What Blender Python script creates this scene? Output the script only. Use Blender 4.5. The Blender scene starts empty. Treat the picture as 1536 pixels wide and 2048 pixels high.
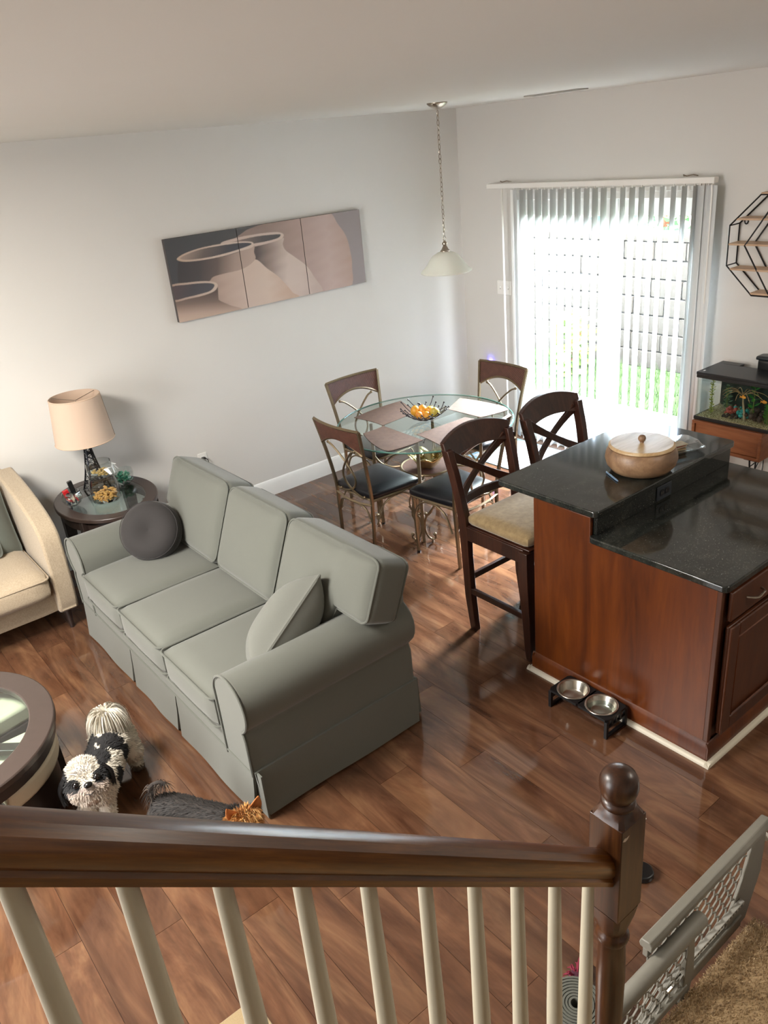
import bpy, bmesh, math, random
import numpy as np
from math import sin, cos, pi, radians, sqrt, atan2, tan
from mathutils import Vector, Matrix
random.seed(7)
S = bpy.context.scene
COL = S.collection

# ------------------------------------------------------------------ camera
cam = bpy.data.cameras.new('camera')
cam.sensor_fit = 'HORIZONTAL'; cam.sensor_width = 36.0; cam.lens = 36.0*1592.66/1536.0
cam.clip_start = 0.02
camo = bpy.data.objects.new('camera', cam); COL.objects.link(camo)
_yaw, _pitch, _roll = 0.93388322, 0.43440702, 0.09914654
_f = Vector((cos(_yaw)*cos(_pitch), sin(_yaw)*cos(_pitch), -sin(_pitch)))
_r = Vector((sin(_yaw), -cos(_yaw), 0)); _d = _f.cross(_r)
_r2 = _r*cos(_roll)+_d*sin(_roll); _d2 = _d*cos(_roll)-_r*sin(_roll)
camo.matrix_world = Matrix(((_r2.x, -_d2.x, -_f.x, 0), (_r2.y, -_d2.y, -_f.y, 0), (_r2.z, -_d2.z, -_f.z, 2.55), (0, 0, 0, 1)))
S.camera = camo

# ------------------------------------------------------------------ world, lights, exposure
W = bpy.data.worlds.new('world'); S.world = W; W.use_nodes = True
wn = W.node_tree; wn.nodes.clear()
wo = wn.nodes.new('ShaderNodeOutputWorld'); wb = wn.nodes.new('ShaderNodeBackground')
sky = wn.nodes.new('ShaderNodeTexSky'); sky.sky_type = 'NISHITA'; sky.sun_disc = False
sky.sun_elevation = radians(48); sky.sun_rotation = radians(200); sky.dust_density = 2.0
mixw = wn.nodes.new('ShaderNodeMixRGB'); mixw.inputs[0].default_value = 0.7
mixw.inputs[2].default_value = (2.25, 2.5, 2.8, 1)
wn.links.new(sky.outputs[0], mixw.inputs[1]); wn.links.new(mixw.outputs[0], wb.inputs[0])
wb.inputs[1].default_value = 7.5
wn.links.new(wb.outputs[0], wo.inputs[0])

def light(name, kind, loc, energy, color, size=0.2, rot=None, size_y=None):
    l = bpy.data.lights.new(name, kind); l.energy = energy; l.color = color
    if kind == 'AREA':
        l.size = size
        if size_y: l.shape = 'RECTANGLE'; l.size_y = size_y
    elif kind == 'POINT': l.shadow_soft_size = size
    o = bpy.data.objects.new(name, l); o.location = loc
    if rot: o.rotation_euler = rot
    COL.objects.link(o); return o
# the living-room ceiling lamp out of view on the left, and two added fill lights, one kitchen side, one behind the camera
light('living_room_ceiling_lamp', 'AREA', (-0.55, 3.0, 2.66), 150, (1.0, 0.95, 0.88), 0.9, (0, 0, 0), 0.9)
light('kitchen_side_fill', 'AREA', (3.2, -0.2, 2.70), 22, (1.0, 0.92, 0.8), 0.6, (0, 0, 0), 0.6)
light('behind_camera_fill', 'AREA', (-2.85, 2.6, 1.55), 90, (0.97, 0.98, 1.0), 2.2, (0, radians(-90), 0), 1.5)
sn = bpy.data.lights.new('hazy_sun', 'SUN'); sn.energy = 40; sn.angle = radians(22); sn.color = (0.95, 0.96, 1.0)
sno = bpy.data.objects.new('hazy_sun', sn); COL.objects.link(sno)
sno.rotation_euler = Vector((-cos(radians(33)), -.19*cos(radians(33)), -sin(radians(33)))).to_track_quat('-Z', 'Y').to_euler()
p_ = light('patio_door_portal', 'AREA', (5.25, 3.955, 1.05), 1, (1, 1, 1), 2.0, (0, radians(90), 0), 1.75)
p_.data.cycles.is_portal = True
S.view_settings.view_transform = 'Standard'; S.view_settings.look = 'None'
S.view_settings.exposure = 0.62; S.view_settings.gamma = 1.0; S.view_settings.use_curve_mapping = False
S.cycles.max_bounces = 10; S.cycles.diffuse_bounces = 5; S.cycles.transparent_max_bounces = 24
S.cycles.sample_clamp_indirect = 6.0; S.cycles.use_denoising = True
S.cycles.caustics_reflective = False; S.cycles.caustics_refractive = False

# ------------------------------------------------------------------ geometry helpers
class G:
    def __init__(s): s.v = []; s.f = []
    def add(s, vs, fs, m=None):
        n = len(s.v)
        s.v += [tuple(m @ Vector(p)) if m else tuple(p) for p in vs]
        s.f += [tuple(i+n for i in f) for f in fs]
        return s
    def box(s, a, b, m=None):
        (x0, y0, z0), (x1, y1, z1) = a, b
        return s.add([(x0,y0,z0),(x1,y0,z0),(x1,y1,z0),(x0,y1,z0),(x0,y0,z1),(x1,y0,z1),(x1,y1,z1),(x0,y1,z1)],
                     [(0,3,2,1),(4,5,6,7),(0,1,5,4),(1,2,6,5),(2,3,7,6),(3,0,4,7)], m)
    def hexa(s, p):   # eight corners: bottom four, top four
        return s.add(p, [(0,3,2,1),(4,5,6,7),(0,1,5,4),(1,2,6,5),(2,3,7,6),(3,0,4,7)])
    def beam(s, p, q, w, h, up=(0,0,1)):
        p, q = Vector(p), Vector(q); d = (q-p).normalized(); u = Vector(up)
        if abs(d.dot(u)) > .98: u = Vector((1,0,0))
        x = d.cross(u).normalized(); y = x.cross(d).normalized()
        c = [(-w/2,-h/2),(w/2,-h/2),(w/2,h/2),(-w/2,h/2)]
        return s.add([p+x*a+y*b for a,b in c]+[q+x*a+y*b for a,b in c],
                     [(3,2,1,0),(4,5,6,7),(0,1,5,4),(1,2,6,5),(2,3,7,6),(3,0,4,7)])
    def tube(s, pts, r, n=8, closed=False, flat=1.0):
        pts = [Vector(p) for p in pts]; k = len(pts)
        rs = r if isinstance(r, (list, tuple)) else [r]*k
        u = None; rings = []
        for i, p in enumerate(pts):
            a = pts[(i-1) % k] if (closed or i > 0) else p
            b = pts[(i+1) % k] if (closed or i < k-1) else p
            t = (b-a).normalized()
            if u is None:
                u = t.orthogonal().normalized() if abs(t.z) > .95 else t.cross(Vector((0,0,1))).normalized()
            else:
                u = (u - t*u.dot(t)); u = u.normalized() if u.length > 1e-6 else t.orthogonal().normalized()
            w = t.cross(u)
            rings.append([p+(u*cos(2*pi*j/n)+w*sin(2*pi*j/n)*flat)*rs[i] for j in range(n)])
        vs = [q for ring in rings for q in ring]; fs = []
        m = k if closed else k-1
        for i in range(m):
            for j in range(n):
                a = i*n+j; b = i*n+(j+1) % n; c = ((i+1) % k)*n+(j+1) % n; d = ((i+1) % k)*n+j
                fs.append((a,b,c,d))
        if not closed: fs += [tuple(reversed(range(n))), tuple(range((k-1)*n, k*n))]
        return s.add(vs, fs)
    def lathe(s, prof, n=24, c=(0,0,0), sx=1, sy=1, m=None):
        vs = []; fs = []; k = len(prof)
        for r, z in prof:
            for j in range(n): vs.append((c[0]+r*sx*cos(2*pi*j/n), c[1]+r*sy*sin(2*pi*j/n), c[2]+z))
        for i in range(k-1):
            for j in range(n):
                fs.append((i*n+j, i*n+(j+1) % n, (i+1)*n+(j+1) % n, (i+1)*n+j))
        if prof[0][0] > 1e-5: fs.append(tuple(reversed(range(n))))
        if prof[-1][0] > 1e-5: fs.append(tuple(range((k-1)*n, k*n)))
        return s.add(vs, fs, m)
    def ball(s, c, r, sc=(1,1,1), n=10, m=None):
        pr = [(max(1e-6, sin(pi*i/n))*r, -cos(pi*i/n)*r) for i in range(n+1)]
        mm = Matrix.Translation(c) @ (m or Matrix()) @ Matrix.Diagonal((*sc, 1))
        return s.lathe(pr, 2*n if n < 12 else 24, m=mm)
    def prism(s, poly, fn, a, b):   # 2-D outline (counter-clockwise), fn(u,v,w) -> point, w from a to b
        k = len(poly)
        return s.add([fn(u, v, a) for u, v in poly]+[fn(u, v, b) for u, v in poly],
                     [tuple(reversed(range(k))), tuple(range(k, 2*k))]+[(i, (i+1) % k, k+(i+1) % k, k+i) for i in range(k)])
    def rbox(s, c, sz, r=.03, puff=(0,0,0), n=8, m=None, pinch=0):
        # rounded, puffed cushion: subdivided cube pushed out
        hx, hy, hz = sz[0]/2, sz[1]/2, sz[2]/2
        idx = {}; vs = []; fs = []
        def P(i, j, k):
            key = (i, j, k)
            if key in idx: return idx[key]
            def cs(t): return sin((t/n*2-1)*pi/2) if False else (t/n*2-1)
            p = [cs(i), cs(j), cs(k)]
            q = Vector((p[0]*hx, p[1]*hy, p[2]*hz))
            inn = Vector((max(-hx+r, min(hx-r, q.x)), max(-hy+r, min(hy-r, q.y)), max(-hz+r, min(hz-r, q.z))))
            d = q-inn
            if d.length > 1e-9: q = inn+d.normalized()*r
            a, b, cc = 1-p[0]**2, 1-p[1]**2, 1-p[2]**2
            q.x += puff[0]*p[0]*b*cc; q.y += puff[1]*p[1]*a*cc; q.z += puff[2]*p[2]*sqrt(max(0,a*b))
            if pinch:
                e = (abs(p[0])*abs(p[1]))**3
                q.x *= 1+pinch*e; q.y *= 1+pinch*e
                q.z *= (1-(max(abs(p[0]), abs(p[1])))**4*.92)
            idx[key] = len(vs); vs.append(Vector(c)+q if not m else m @ (Vector(c)+q)); return idx[key]
        for i in range(n):
            for j in range(n):
                fs.append((P(i,j,0),P(i,j+1,0),P(i+1,j+1,0),P(i+1,j,0)))
                fs.append((P(i,j,n),P(i+1,j,n),P(i+1,j+1,n),P(i,j+1,n)))
                fs.append((P(i,0,j),P(i+1,0,j),P(i+1,0,j+1),P(i,0,j+1)))
                fs.append((P(i,n,j),P(i,n,j+1),P(i+1,n,j+1),P(i+1,n,j)))
                fs.append((P(0,i,j),P(0,i,j+1),P(0,i+1,j+1),P(0,i+1,j)))
                fs.append((P(n,i,j),P(n,i+1,j),P(n,i+1,j+1),P(n,i,j+1)))
        return s.add(vs, fs)
    def obj(s, name, mat, parent=None, smooth=True, bevel=0, angle=42, org=(0,0,0), seg=2, sub=0):
        me = bpy.data.meshes.new(name)
        o_ = Vector(org)
        me.from_pydata([tuple(Vector(p)-o_) for p in s.v], [], s.f); me.update()
        bm = bmesh.new(); bm.from_mesh(me); bmesh.ops.recalc_face_normals(bm, faces=bm.faces); bm.to_mesh(me); bm.free()
        if mat: me.materials.append(mat)
        if smooth:
            me.polygons.foreach_set('use_smooth', [True]*len(me.polygons))
            me.set_sharp_from_angle(angle=radians(angle))
        o = bpy.data.objects.new(name, me); COL.objects.link(o)
        if parent: o.parent = parent
        if bevel:
            b = o.modifiers.new('bevel', 'BEVEL'); b.width = bevel; b.segments = seg; b.limit_method = 'ANGLE'; b.angle_limit = radians(35)
        if sub:
            b = o.modifiers.new('sub', 'SUBSURF'); b.levels = sub; b.render_levels = sub
        return o

def thing(name, label, cat, loc=(0,0,0), rz=0, group=None):
    o = bpy.data.objects.new(name, None); COL.objects.link(o); o.empty_display_size = .1
    o.location = loc; o.rotation_euler = (0, 0, rz)
    o['label'] = label; o['category'] = cat
    if group: o['group'] = group
    return o
def tag(o, label, cat, group=None, loc=None):
    o['label'] = label; o['category'] = cat
    if group: o['group'] = group
    if loc: o.location = loc
    return o
def struct(o): o['kind'] = 'structure'; return o
def copy_tree(o, loc, rz, label, parent=None):
    kids = [c for c in bpy.data.objects if c.parent == o]
    c = o.copy(); COL.objects.link(c)
    if parent: c.parent = parent
    else:
        c.location = loc; c.rotation_euler = (0, 0, rz); c['label'] = label
    for k in kids: copy_tree(k, None, None, None, c)
    return c
def spline(pts, n=6, closed=False):
    pts = [Vector(p) for p in pts]; k = len(pts); out = []
    rng = range(k) if closed else range(k-1)
    for i in rng:
        if closed: p0, p1, p2, p3 = pts[i-1], pts[i], pts[(i+1) % k], pts[(i+2) % k]
        else: p0, p1, p2, p3 = pts[max(i-1, 0)], pts[i], pts[i+1], pts[min(i+2, k-1)]
        for j in range(n):
            t = j/n
            out.append(0.5*((2*p1)+(p2-p0)*t+(2*p0-5*p1+4*p2-p3)*t*t+(3*p1-p0-3*p2+p3)*t**3))
    if not closed: out.append(pts[-1])
    return out
def rrect(x0, y0, x1, y1, r, n=4):
    out = []
    for cx, cy, a in ((x1-r, y0+r, -90), (x1-r, y1-r, 0), (x0+r, y1-r, 90), (x0+r, y0+r, 180)):
        for i in range(n+1):
            t = radians(a+90*i/n); out.append((cx+r*cos(t), cy+r*sin(t)))
    return out

# ------------------------------------------------------------------ materials
def lin(c):
    if isinstance(c, str):
        c = [int(c[i:i+2], 16)/255 for i in (0, 2, 4)]
        c = [x/12.92 if x <= .04045 else ((x+.055)/1.055)**2.4 for x in c]
    return (*c[:3], 1)
class N:
    def __init__(s, name):
        s.m = bpy.data.materials.new(name); s.m.use_nodes = True; s.t = s.m.node_tree
        s.p = s.t.nodes['Principled BSDF']; s.out = s.t.nodes['Material Output']
    def n(s, kind, **kw):
        nd = s.t.nodes.new('ShaderNode'+kind)
        for k, v in kw.items():
            setattr(nd, k, v)
        return nd
    def l(s, a, b): s.t.links.new(a, b)
    def coord(s, sc=(1,1,1), rnd=False, which='Object', rot=(0,0,0)):
        tc = s.n('TexCoord'); mp = s.n('Mapping'); mp.inputs['Scale'].default_value = sc
        src = tc.outputs[which]
        if any(rot):
            vr = s.n('VectorRotate', rotation_type='EULER_XYZ'); vr.inputs['Rotation'].default_value = rot; s.l(src, vr.inputs['Vector']); src = vr.outputs[0]
        s.l(src, mp.inputs['Vector'])
        if rnd:
            oi = s.n('ObjectInfo'); mu = s.n('VectorMath', operation='MULTIPLY'); cb = s.n('CombineXYZ')
            for i in range(3): s.l(oi.outputs['Random'], cb.inputs[i])
            mu.inputs[1].default_value = (37, 53, 71); s.l(cb.outputs[0], mu.inputs[0]); s.l(mu.outputs[0], mp.inputs['Location'])
        return mp.outputs[0]
    def noise(s, vec, scale, detail=4, rough=.55, dist=0):
        nz = s.n('TexNoise'); nz.inputs['Scale'].default_value = scale; nz.inputs['Detail'].default_value = detail
        nz.inputs['Roughness'].default_value = rough; nz.inputs['Distortion'].default_value = dist
        s.l(vec, nz.inputs['Vector']); return nz.outputs['Fac']
    def ramp(s, fac, stops):
        r = s.n('ValToRGB'); e = r.color_ramp.elements
        e[0].position, e[0].color = stops[0][0], lin(stops[0][1])
        e[1].position, e[1].color = stops[-1][0], lin(stops[-1][1])
        for p, c in stops[1:-1]:
            x = e.new(p); x.color = lin(c)
        s.l(fac, r.inputs[0]); return r.outputs[0]
    def mix(s, fac, a, b, mode='MIX'):
        m = s.n('MixRGB', blend_type=mode)
        for sock, v in ((m.inputs[0], fac), (m.inputs[1], a), (m.inputs[2], b)):
            if isinstance(v, (int, float)): sock.default_value = v
            elif isinstance(v, (str, tuple)): sock.default_value = lin(v)
            else: s.l(v, sock)
        return m.outputs[0]
    def bump(s, h, strength=.3, dist=.002):
        b = s.n('Bump'); b.inputs['Strength'].default_value = strength; b.inputs['Distance'].default_value = dist
        s.l(h, b.inputs['Height']); s.l(b.outputs[0], s.p.inputs['Normal'])
    def set(s, **kw):
        for k, v in kw.items():
            k = k.replace('_', ' ')
            if hasattr(v, 'is_output'): s.l(v, s.p.inputs[k])
            else: s.p.inputs[k].default_value = lin(v) if isinstance(v, str) else v
        return s
def plain(name, col, rough=.5, metal=0, var=.12, scale=12, bump=0, bscale=200, **kw):
    m = N(name); v = m.coord()
    c = m.mix(m.noise(v, scale), tuple(x*(1-var) for x in lin(col)[:3]), tuple(min(1, x*(1+var)) for x in lin(col)[:3]))
    m.set(Base_Color=c, Roughness=rough, Metallic=metal, **kw)
    if bump: m.bump(m.noise(v, bscale, 2), bump)
    return m.m
def wood(name, c0, c1, c2, axis=2, scale=9, stretch=.08, rough=.4, rnd=True, coat=0, rot=(0,0,0)):
    m = N(name); sc = [1, 1, 1]; sc[axis] = stretch
    v = m.coord(tuple(sc), rnd, rot=rot)
    n1 = m.noise(v, scale, 6, .6, .8); n2 = m.noise(v, scale*7, 4, .6, .3)
    mx = m.n('Math', operation='MULTIPLY_ADD'); m.l(n2, mx.inputs[0]); mx.inputs[1].default_value = .35; m.l(n1, mx.inputs[2])
    c = m.ramp(mx.outputs[0], [(.42, c0), (.66, c1), (.86, c2)])
    m.set(Base_Color=c, Roughness=rough, Coat_Weight=coat, Coat_Roughness=.2)
    m.bump(n2, .12, .001); return m.m
def fabric(name, c0, c1, scale=900, bump=.35, rough=.9, big=5, sheen=.2):
    m = N(name); v = m.coord()
    n1 = m.noise(v, scale, 2, .6); n2 = m.noise(v, big, 3)
    a = m.mix(n1, c0, c1); c = m.mix(.12, a, m.mix(n2, c0, c1))
    m.set(Base_Color=c, Roughness=rough, Sheen_Weight=sheen); m.bump(n1, bump, .0015); return m.m
def weave(name, c0, c1, sc=120, rough=.6, bump=.6):
    m = N(name); v = m.coord()
    a = m.n('TexWave', wave_type='BANDS', bands_direction='DIAGONAL'); a.inputs['Scale'].default_value = sc/6; a.inputs['Distortion'].default_value = 1.2; a.inputs['Detail Scale'].default_value = 3
    b = m.n('TexWave', wave_type='BANDS', bands_direction='X'); b.inputs['Scale'].default_value = sc/5; b.inputs['Distortion'].default_value = .8
    m.l(v, a.inputs['Vector']); m.l(v, b.inputs['Vector'])
    f = m.mix(.5, a.outputs['Color'], b.outputs['Color'])
    c = m.mix(f, c0, c1); c = m.mix(m.noise(v, 25), c, c0)
    m.set(Base_Color=c, Roughness=rough); m.bump(f, bump, .003); return m.m
def glass(name, tint=(.97,.99,.98), rough=0.0, ior=1.5, gloss=1.0):
    m = N(name); t = m.t
    tr = m.n('BsdfTransparent'); tr.inputs[0].default_value = (*tint, 1)
    gl = m.n('BsdfGlossy'); gl.inputs['Roughness'].default_value = rough
    fr = m.n('Fresnel'); fr.inputs['IOR'].default_value = ior
    mx = m.n('MixShader'); mu = m.n('Math', operation='MULTIPLY'); mu.inputs[1].default_value = gloss
    ge = m.n('NewGeometry'); sb = m.n('Math', operation='SUBTRACT'); sb.inputs[0].default_value = 1; m.l(ge.outputs['Backfacing'], sb.inputs[1])
    m2 = m.n('Math', operation='MULTIPLY'); m.l(mu.outputs[0], m2.inputs[0]); m.l(sb.outputs[0], m2.inputs[1])
    m.l(fr.outputs[0], mu.inputs[0]); m.l(m2.outputs[0], mx.inputs[0])
    m.l(tr.outputs[0], mx.inputs[1]); m.l(gl.outputs[0], mx.inputs[2]); m.l(mx.outputs[0], m.out.inputs[0]); return m.m
def translucent(name, col, fac=.5, rough=.6, tcol=None):
    m = N(name); m.set(Base_Color=col, Roughness=rough)
    tl = m.n('BsdfTranslucent'); tl.inputs[0].default_value = lin(tcol or col)
    mx = m.n('MixShader'); mx.inputs[0].default_value = fac
    m.l(m.p.outputs[0], mx.inputs[1]); m.l(tl.outputs[0], mx.inputs[2]); m.l(mx.outputs[0], m.out.inputs[0]); return m.m
def vcol(name, rough=.8, sheen=0, bumps=0):
    m = N(name); a = m.n('Attribute', attribute_name='Col'); m.set(Base_Color=a.outputs['Color'], Roughness=rough, Sheen_Weight=sheen); return m.m

MAT = dict(
    wall=plain('wall_paint', 'dad7d1', .85, var=.015, scale=2, bump=.05, bscale=350),
    ceil=plain('ceiling_paint', 'dedbd4', .9, var=.012, scale=2, bump=.05, bscale=300),
    trim=plain('white_trim_paint', 'eeeeea', .45, var=.02),
    sub=plain('subfloor_dark', '2a1c14', .9),
    carpet=fabric('beige_carpet', '957b58', 'd0b58c', 260, 1.0, 1.0, 18),
    sofa=fabric('sofa_grey_fabric', '4a4b45', '6c6e65', 1100, .35),
    welt=fabric('sofa_welt_fabric', '464842', '66685f', 1100, .3),
    pillow=fabric('dark_grey_velvet', '1e1b1a', '2b2726', 500, .15, .85, 6, .12),
    throwp=fabric('throw_pillow_fabric', '52534d', '72736b', 900, .3),
    boucle=fabric('cream_boucle', '85755e', 'b8a890', 130, 1.0, .95, 9),
    teal=fabric('grey_teal_fabric', '4f5650', '6f7770', 900, .3),
    espresso=plain('espresso_wood', '2b211d', .38, var=.25, scale=30),
    espresso_top=plain('espresso_top', '3a2f2a', .33, var=.15, scale=30),
    cream=plain('cream_leather', 'c4b9a4', .5, var=.06, bump=.2, bscale=120),
    bronze=plain('antique_bronze_metal', '8a7a62', .34, .85, var=.2, scale=40),
    black_leather=plain('black_leather', '15151a', .34, var=.2, bump=.25, bscale=160),
    rattan=weave('brown_rattan', '34190f', '935f4c', 240),
    mat=weave('placemat_weave', '4a352b', '8f735f', 260),
    tglass=glass('table_glass', (.90,.97,.95), 0, 1.52, 1.5),
    cglass=glass('clear_glass', (.97,.985,.98), 0, 1.5),
    jarglass=glass('jar_glass', (.93,.95,.945), .02, 1.5, 2.6),
    edge=plain('glass_edge', '4f7c70', .15, var=.05),
    steel=plain('brushed_steel', 'b9b4aa', .25, 1.0, var=.08, scale=60),
    nickel=plain('satin_nickel', 'a59a8c', .28, 1.0, var=.08, scale=60),
    wire=plain('dark_wire', '232327', .35, .7),
    basket=plain('basket_wire', '4c4b4e', .3, .9),
    blackmetal=plain('black_metal', '101012', .45, .3),
    blackplastic=plain('black_plastic', '131415', .38),
    mahogany=wood('stool_mahogany', '1d0d0b', '32190f', '45261a', 2, 12, .1, .3),
    suede=fabric('tan_suede', '6a5535', 'ab946c', 40, .6, .95, 14, .5),
    cherry=wood('cherry_cabinet', '371502', '522404', '633008', 2, 7, .12, .36),
    cherry_dark=wood('cherry_door', '2e140a', '43210f', '532d18', 2, 7, .12, .36),
    oak=wood('stained_oak_rail', '321808', '5a3412', '7a4c1c', 0, 30, .06, .3, coat=.4, rot=(0, -radians(39.6), 0)),
    oakz=wood('stained_oak_newel', '1f0e06', '361c0b', '4b2b12', 2, 30, .06, .36, coat=.1),
    white=plain('white_paint', 'cbc4b2', .5, var=.03),
    plate=plain('white_plastic', 'f1efe9', .4, var=.02),
    bowlwood=wood('pale_bowl_wood', '624c3a', '83654b', '9b7c5d', 0, 10, .12, .42),
    walnut=wood('walnut_cabinet', '6b3a23', '87502f', '9a6340', 1, 12, .1, .4),
    shelfwood=wood('shelf_wood', 'a78667', 'c2a283', 'd2b697', 1, 20, .1, .5),
    gateplastic=plain('grey_gate_plastic', '77746a', .5, var=.06, scale=60),
    vane=translucent('blind_vane', 'f0f1f0', .18, .5, 'd4dad8'),
    shade=translucent('lamp_shade_linen', 'd9c2ad', .25, .9),
    alabaster=translucent('alabaster_glass', 'f5f5ee', .5, .25),
    gold=plain('gold_metal', 'e2cf9c', .2, .9, var=.15),
)
def granite():
    m = N('black_granite'); v = m.coord()
    n1 = m.noise(v, 3.2, 8, .62, 2.2); n2 = m.noise(v, 140, 3, .7)
    c = m.ramp(n1, [(.40, '1c1e1c'), (.55, '282a26'), (.60, '33332e'), (.63, '262825'), (.8, '1d1f1d')])
    c = m.mix(m.ramp(n2, [(.6, '000000'), (.75, 'ffffff')]), c, '5a5952')
    m.set(Base_Color=c, Roughness=.08, Specular_IOR_Level=.55); return m.m
MAT['granite'] = granite()
MAT['baluster'] = plain('baluster_white_shaded', 'b3ac98', .5, var=.03)  # white paint darkened to stand for the shade on the balusters
def plankmat():
    m = N('vinyl_plank'); oi = m.n('ObjectInfo')
    v = m.coord((1, .085, 1), True); n1 = m.noise(v, 11, 6, .6, 1.2); n2 = m.noise(v, 75, 4, .65, .2)
    v2 = m.coord((1, .25, 1), True); n3 = m.noise(v2, 5, 4, .6, 1.8)
    mx = m.n('Math', operation='MULTIPLY_ADD'); m.l(n2, mx.inputs[0]); mx.inputs[1].default_value = .3; m.l(n1, mx.inputs[2])
    c = m.ramp(mx.outputs[0], [(.36, '432a1c'), (.54, '65432e'), (.72, '80583e'), (.92, 'a37a58')])
    tint = m.ramp(oi.outputs['Random'], [(0, 'a08a7c'), (.3, 'c2a894'), (.6, 'cdb398'), (.85, 'b39a86'), (1, 'e6c8a2')])
    c = m.mix(.85, c, tint, 'MULTIPLY'); c = m.mix(.45, c, m.ramp(n3, [(.33, '472f22'), (.52, '76543c'), (.72, 'a67c56')]))
    hs = m.n('HueSaturation'); hs.inputs['Saturation'].default_value = .95; hs.inputs['Value'].default_value = .74; m.l(c, hs.inputs['Color'])
    m.set(Base_Color=hs.outputs[0], Roughness=m.ramp(n2, [(.3, '404040'), (.8, '626262')]), Specular_IOR_Level=.85)
    m.bump(n2, .12, .0008); return m.m
MAT['plank'] = plankmat()
# ------------------------------------------------------------------ the room
XW, YW, ZC = 5.15, 5.40, 2.74
struct(G().box((-3.1, -2.7, -.12), (XW+.1, YW+.1, -.004)).obj('floor', MAT['sub'], smooth=False)); floor = bpy.data.objects['floor']
def planks():
    w, L = .16, 1.22
    full = G().box((-w/2+.0007, -L/2+.0007, -.006), (w/2-.0007, L/2-.0007, 0)).obj('plank', MAT['plank'], floor, smooth=False).data
    first = bpy.data.objects['plank']; used = False; rest = G(); i = 0
    x = -3.0
    while x < XW-.01:
        x1 = min(x+w, XW); y = -2.7+((i*.43) % 1.0)*L-L
        while y < YW:
            a, b = max(y, -2.6), min(y+L, YW)
            if b-a > .02:
                vis = x1 > -.05 and b > .95+max(0, (x-2.2)*.12) and not (x > 2.75 and b < 1.5)
                whole = abs(b-a-L) < 1e-4 and abs(x1-x-w) < 1e-4
                if not vis: rest.box((x+.0007, a+.0007, -.006), (x1-.0007, b-.0007, 0))
                elif whole:
                    if not used: o = first; used = True
                    else: o = bpy.data.objects.new('plank', full); COL.objects.link(o); o.parent = floor
                    o.location = (x+w/2, (a+b)/2, 0)
                else:
                    cx, cy = (x+x1)/2, (a+b)/2
                    o = G().box((x-cx+.0007, a-cy+.0007, -.006), (x1-cx-.0007, b-cy-.0007, 0)).obj('plank', MAT['plank'], floor, smooth=False); o.location = (cx, cy, 0)
            y += L
        x += w; i += 1
    r = rest.obj('unseen_planks', MAT['plank'], floor, smooth=False); r['kind'] = 'stuff'
planks()
struct(G().box((-3.1, -2.7, ZC), (XW+.1, YW+.1, ZC+.1)).obj('ceiling', MAT['ceil'], smooth=False))
struct(G().box((-3.1, YW, -.12), (XW+.12, YW+.1, ZC)).obj('wall_left', MAT['wall'], smooth=False))
DY0, DY1, DZ = 3.07, 4.77, 2.07
struct(G().box((XW, DY1, -.12), (XW+.12, YW, ZC)).box((XW, -2.7, -.12), (XW+.12, DY0, ZC)).box((XW, DY0, DZ), (XW+.12, DY1, ZC))
       .box((XW, DY0, -.12), (XW+.12, DY1, -.004)).obj('wall_right', MAT['wall'], smooth=False))
struct(G().box((-3.1, -2.7, -.12), (-3.0, YW, ZC)).obj('wall_back', MAT['wall'], smooth=False))
struct(G().box((-3.0, -2.7, -.12), (XW, -2.6, ZC)).obj('wall_front', MAT['wall'], smooth=False))
# pressure side of the gate: end of the kitchen half wall, just outside the frame
struct(G().box((2.06, .30, 0), (2.16, .70, .80)).obj('wall_side', MAT['wall'], smooth=False, bevel=.004))
bbp = [(0, 0), (.016, 0), (.016, .095), (.011, .112), (.008, .125), (.003, .134), (0, .136)]
struct(G().prism(bbp, lambda u, v, w: (w, YW-u, v), -3.0, XW).obj('baseboard_left', MAT['trim'], angle=30))
struct(G().prism(bbp, lambda u, v, w: (XW-u, w, v), DY1+.07, YW).prism(bbp, lambda u, v, w: (XW-u, w, v), -2.6, DY0-.07).obj('baseboard_right', MAT['trim'], angle=30))

# sliding patio door
door = bpy.data.objects.new('door_1', None); COL.objects.link(door); door.location = (XW, (DY0+DY1)/2, 0); struct(door)
do = tuple(door.location)
g = G().box((XW-.012, DY0-.03, 0), (XW+.002, DY0, DZ+.03)).box((XW-.012, DY1, 0), (XW+.002, DY1+.03, DZ+.03)).box((XW-.012, DY0, DZ), (XW+.002, DY1, DZ+.03))
g.obj('casing', MAT['trim'], door, org=do, bevel=.003)
g = G().box((XW, DY0, 0), (XW+.12, DY0+.035, DZ)).box((XW, DY1-.035, 0), (XW+.12, DY1, DZ)).box((XW, DY0, DZ-.05), (XW+.12, DY1, DZ)).box((XW, DY0, 0), (XW+.12, DY1, .03))
g.obj('frame', MAT['trim'], door, org=do, bevel=.004)
for nm, ya, yb, xa in (('sliding_panel', 3.80, DY1-.035, XW+.015), ('fixed_panel', DY0+.035, 3.90, XW+.07)):
    st = .075; xb = xa+.04
    pan = G().box((xa, ya, .03), (xb, ya+st, DZ-.05)).box((xa, yb-st, .03), (xb, yb, DZ-.05)).box((xa, ya+st, .03), (xb, yb-st, .14)).box((xa, ya+st, DZ-.17), (xb, yb-st, DZ-.05)).obj(nm, MAT['trim'], door, org=do, bevel=.004)
    G().box((xa+.016, ya+st, .14), (xa+.022, yb-st, DZ-.17)).obj('pane', MAT['cglass'], pan, org=do, smooth=False)
    if nm == 'sliding_panel':
        h = G().box((xa-.035, ya+.02, .92), (xa, ya+.05, .95)).box((xa-.035, ya+.02, 1.14), (xa, ya+.05, 1.17)).box((xa-.045, ya+.018, .90), (xa-.03, ya+.052, 1.19))
        h.obj('handle', MAT['plate'], pan, org=do, bevel=.005)
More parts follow.
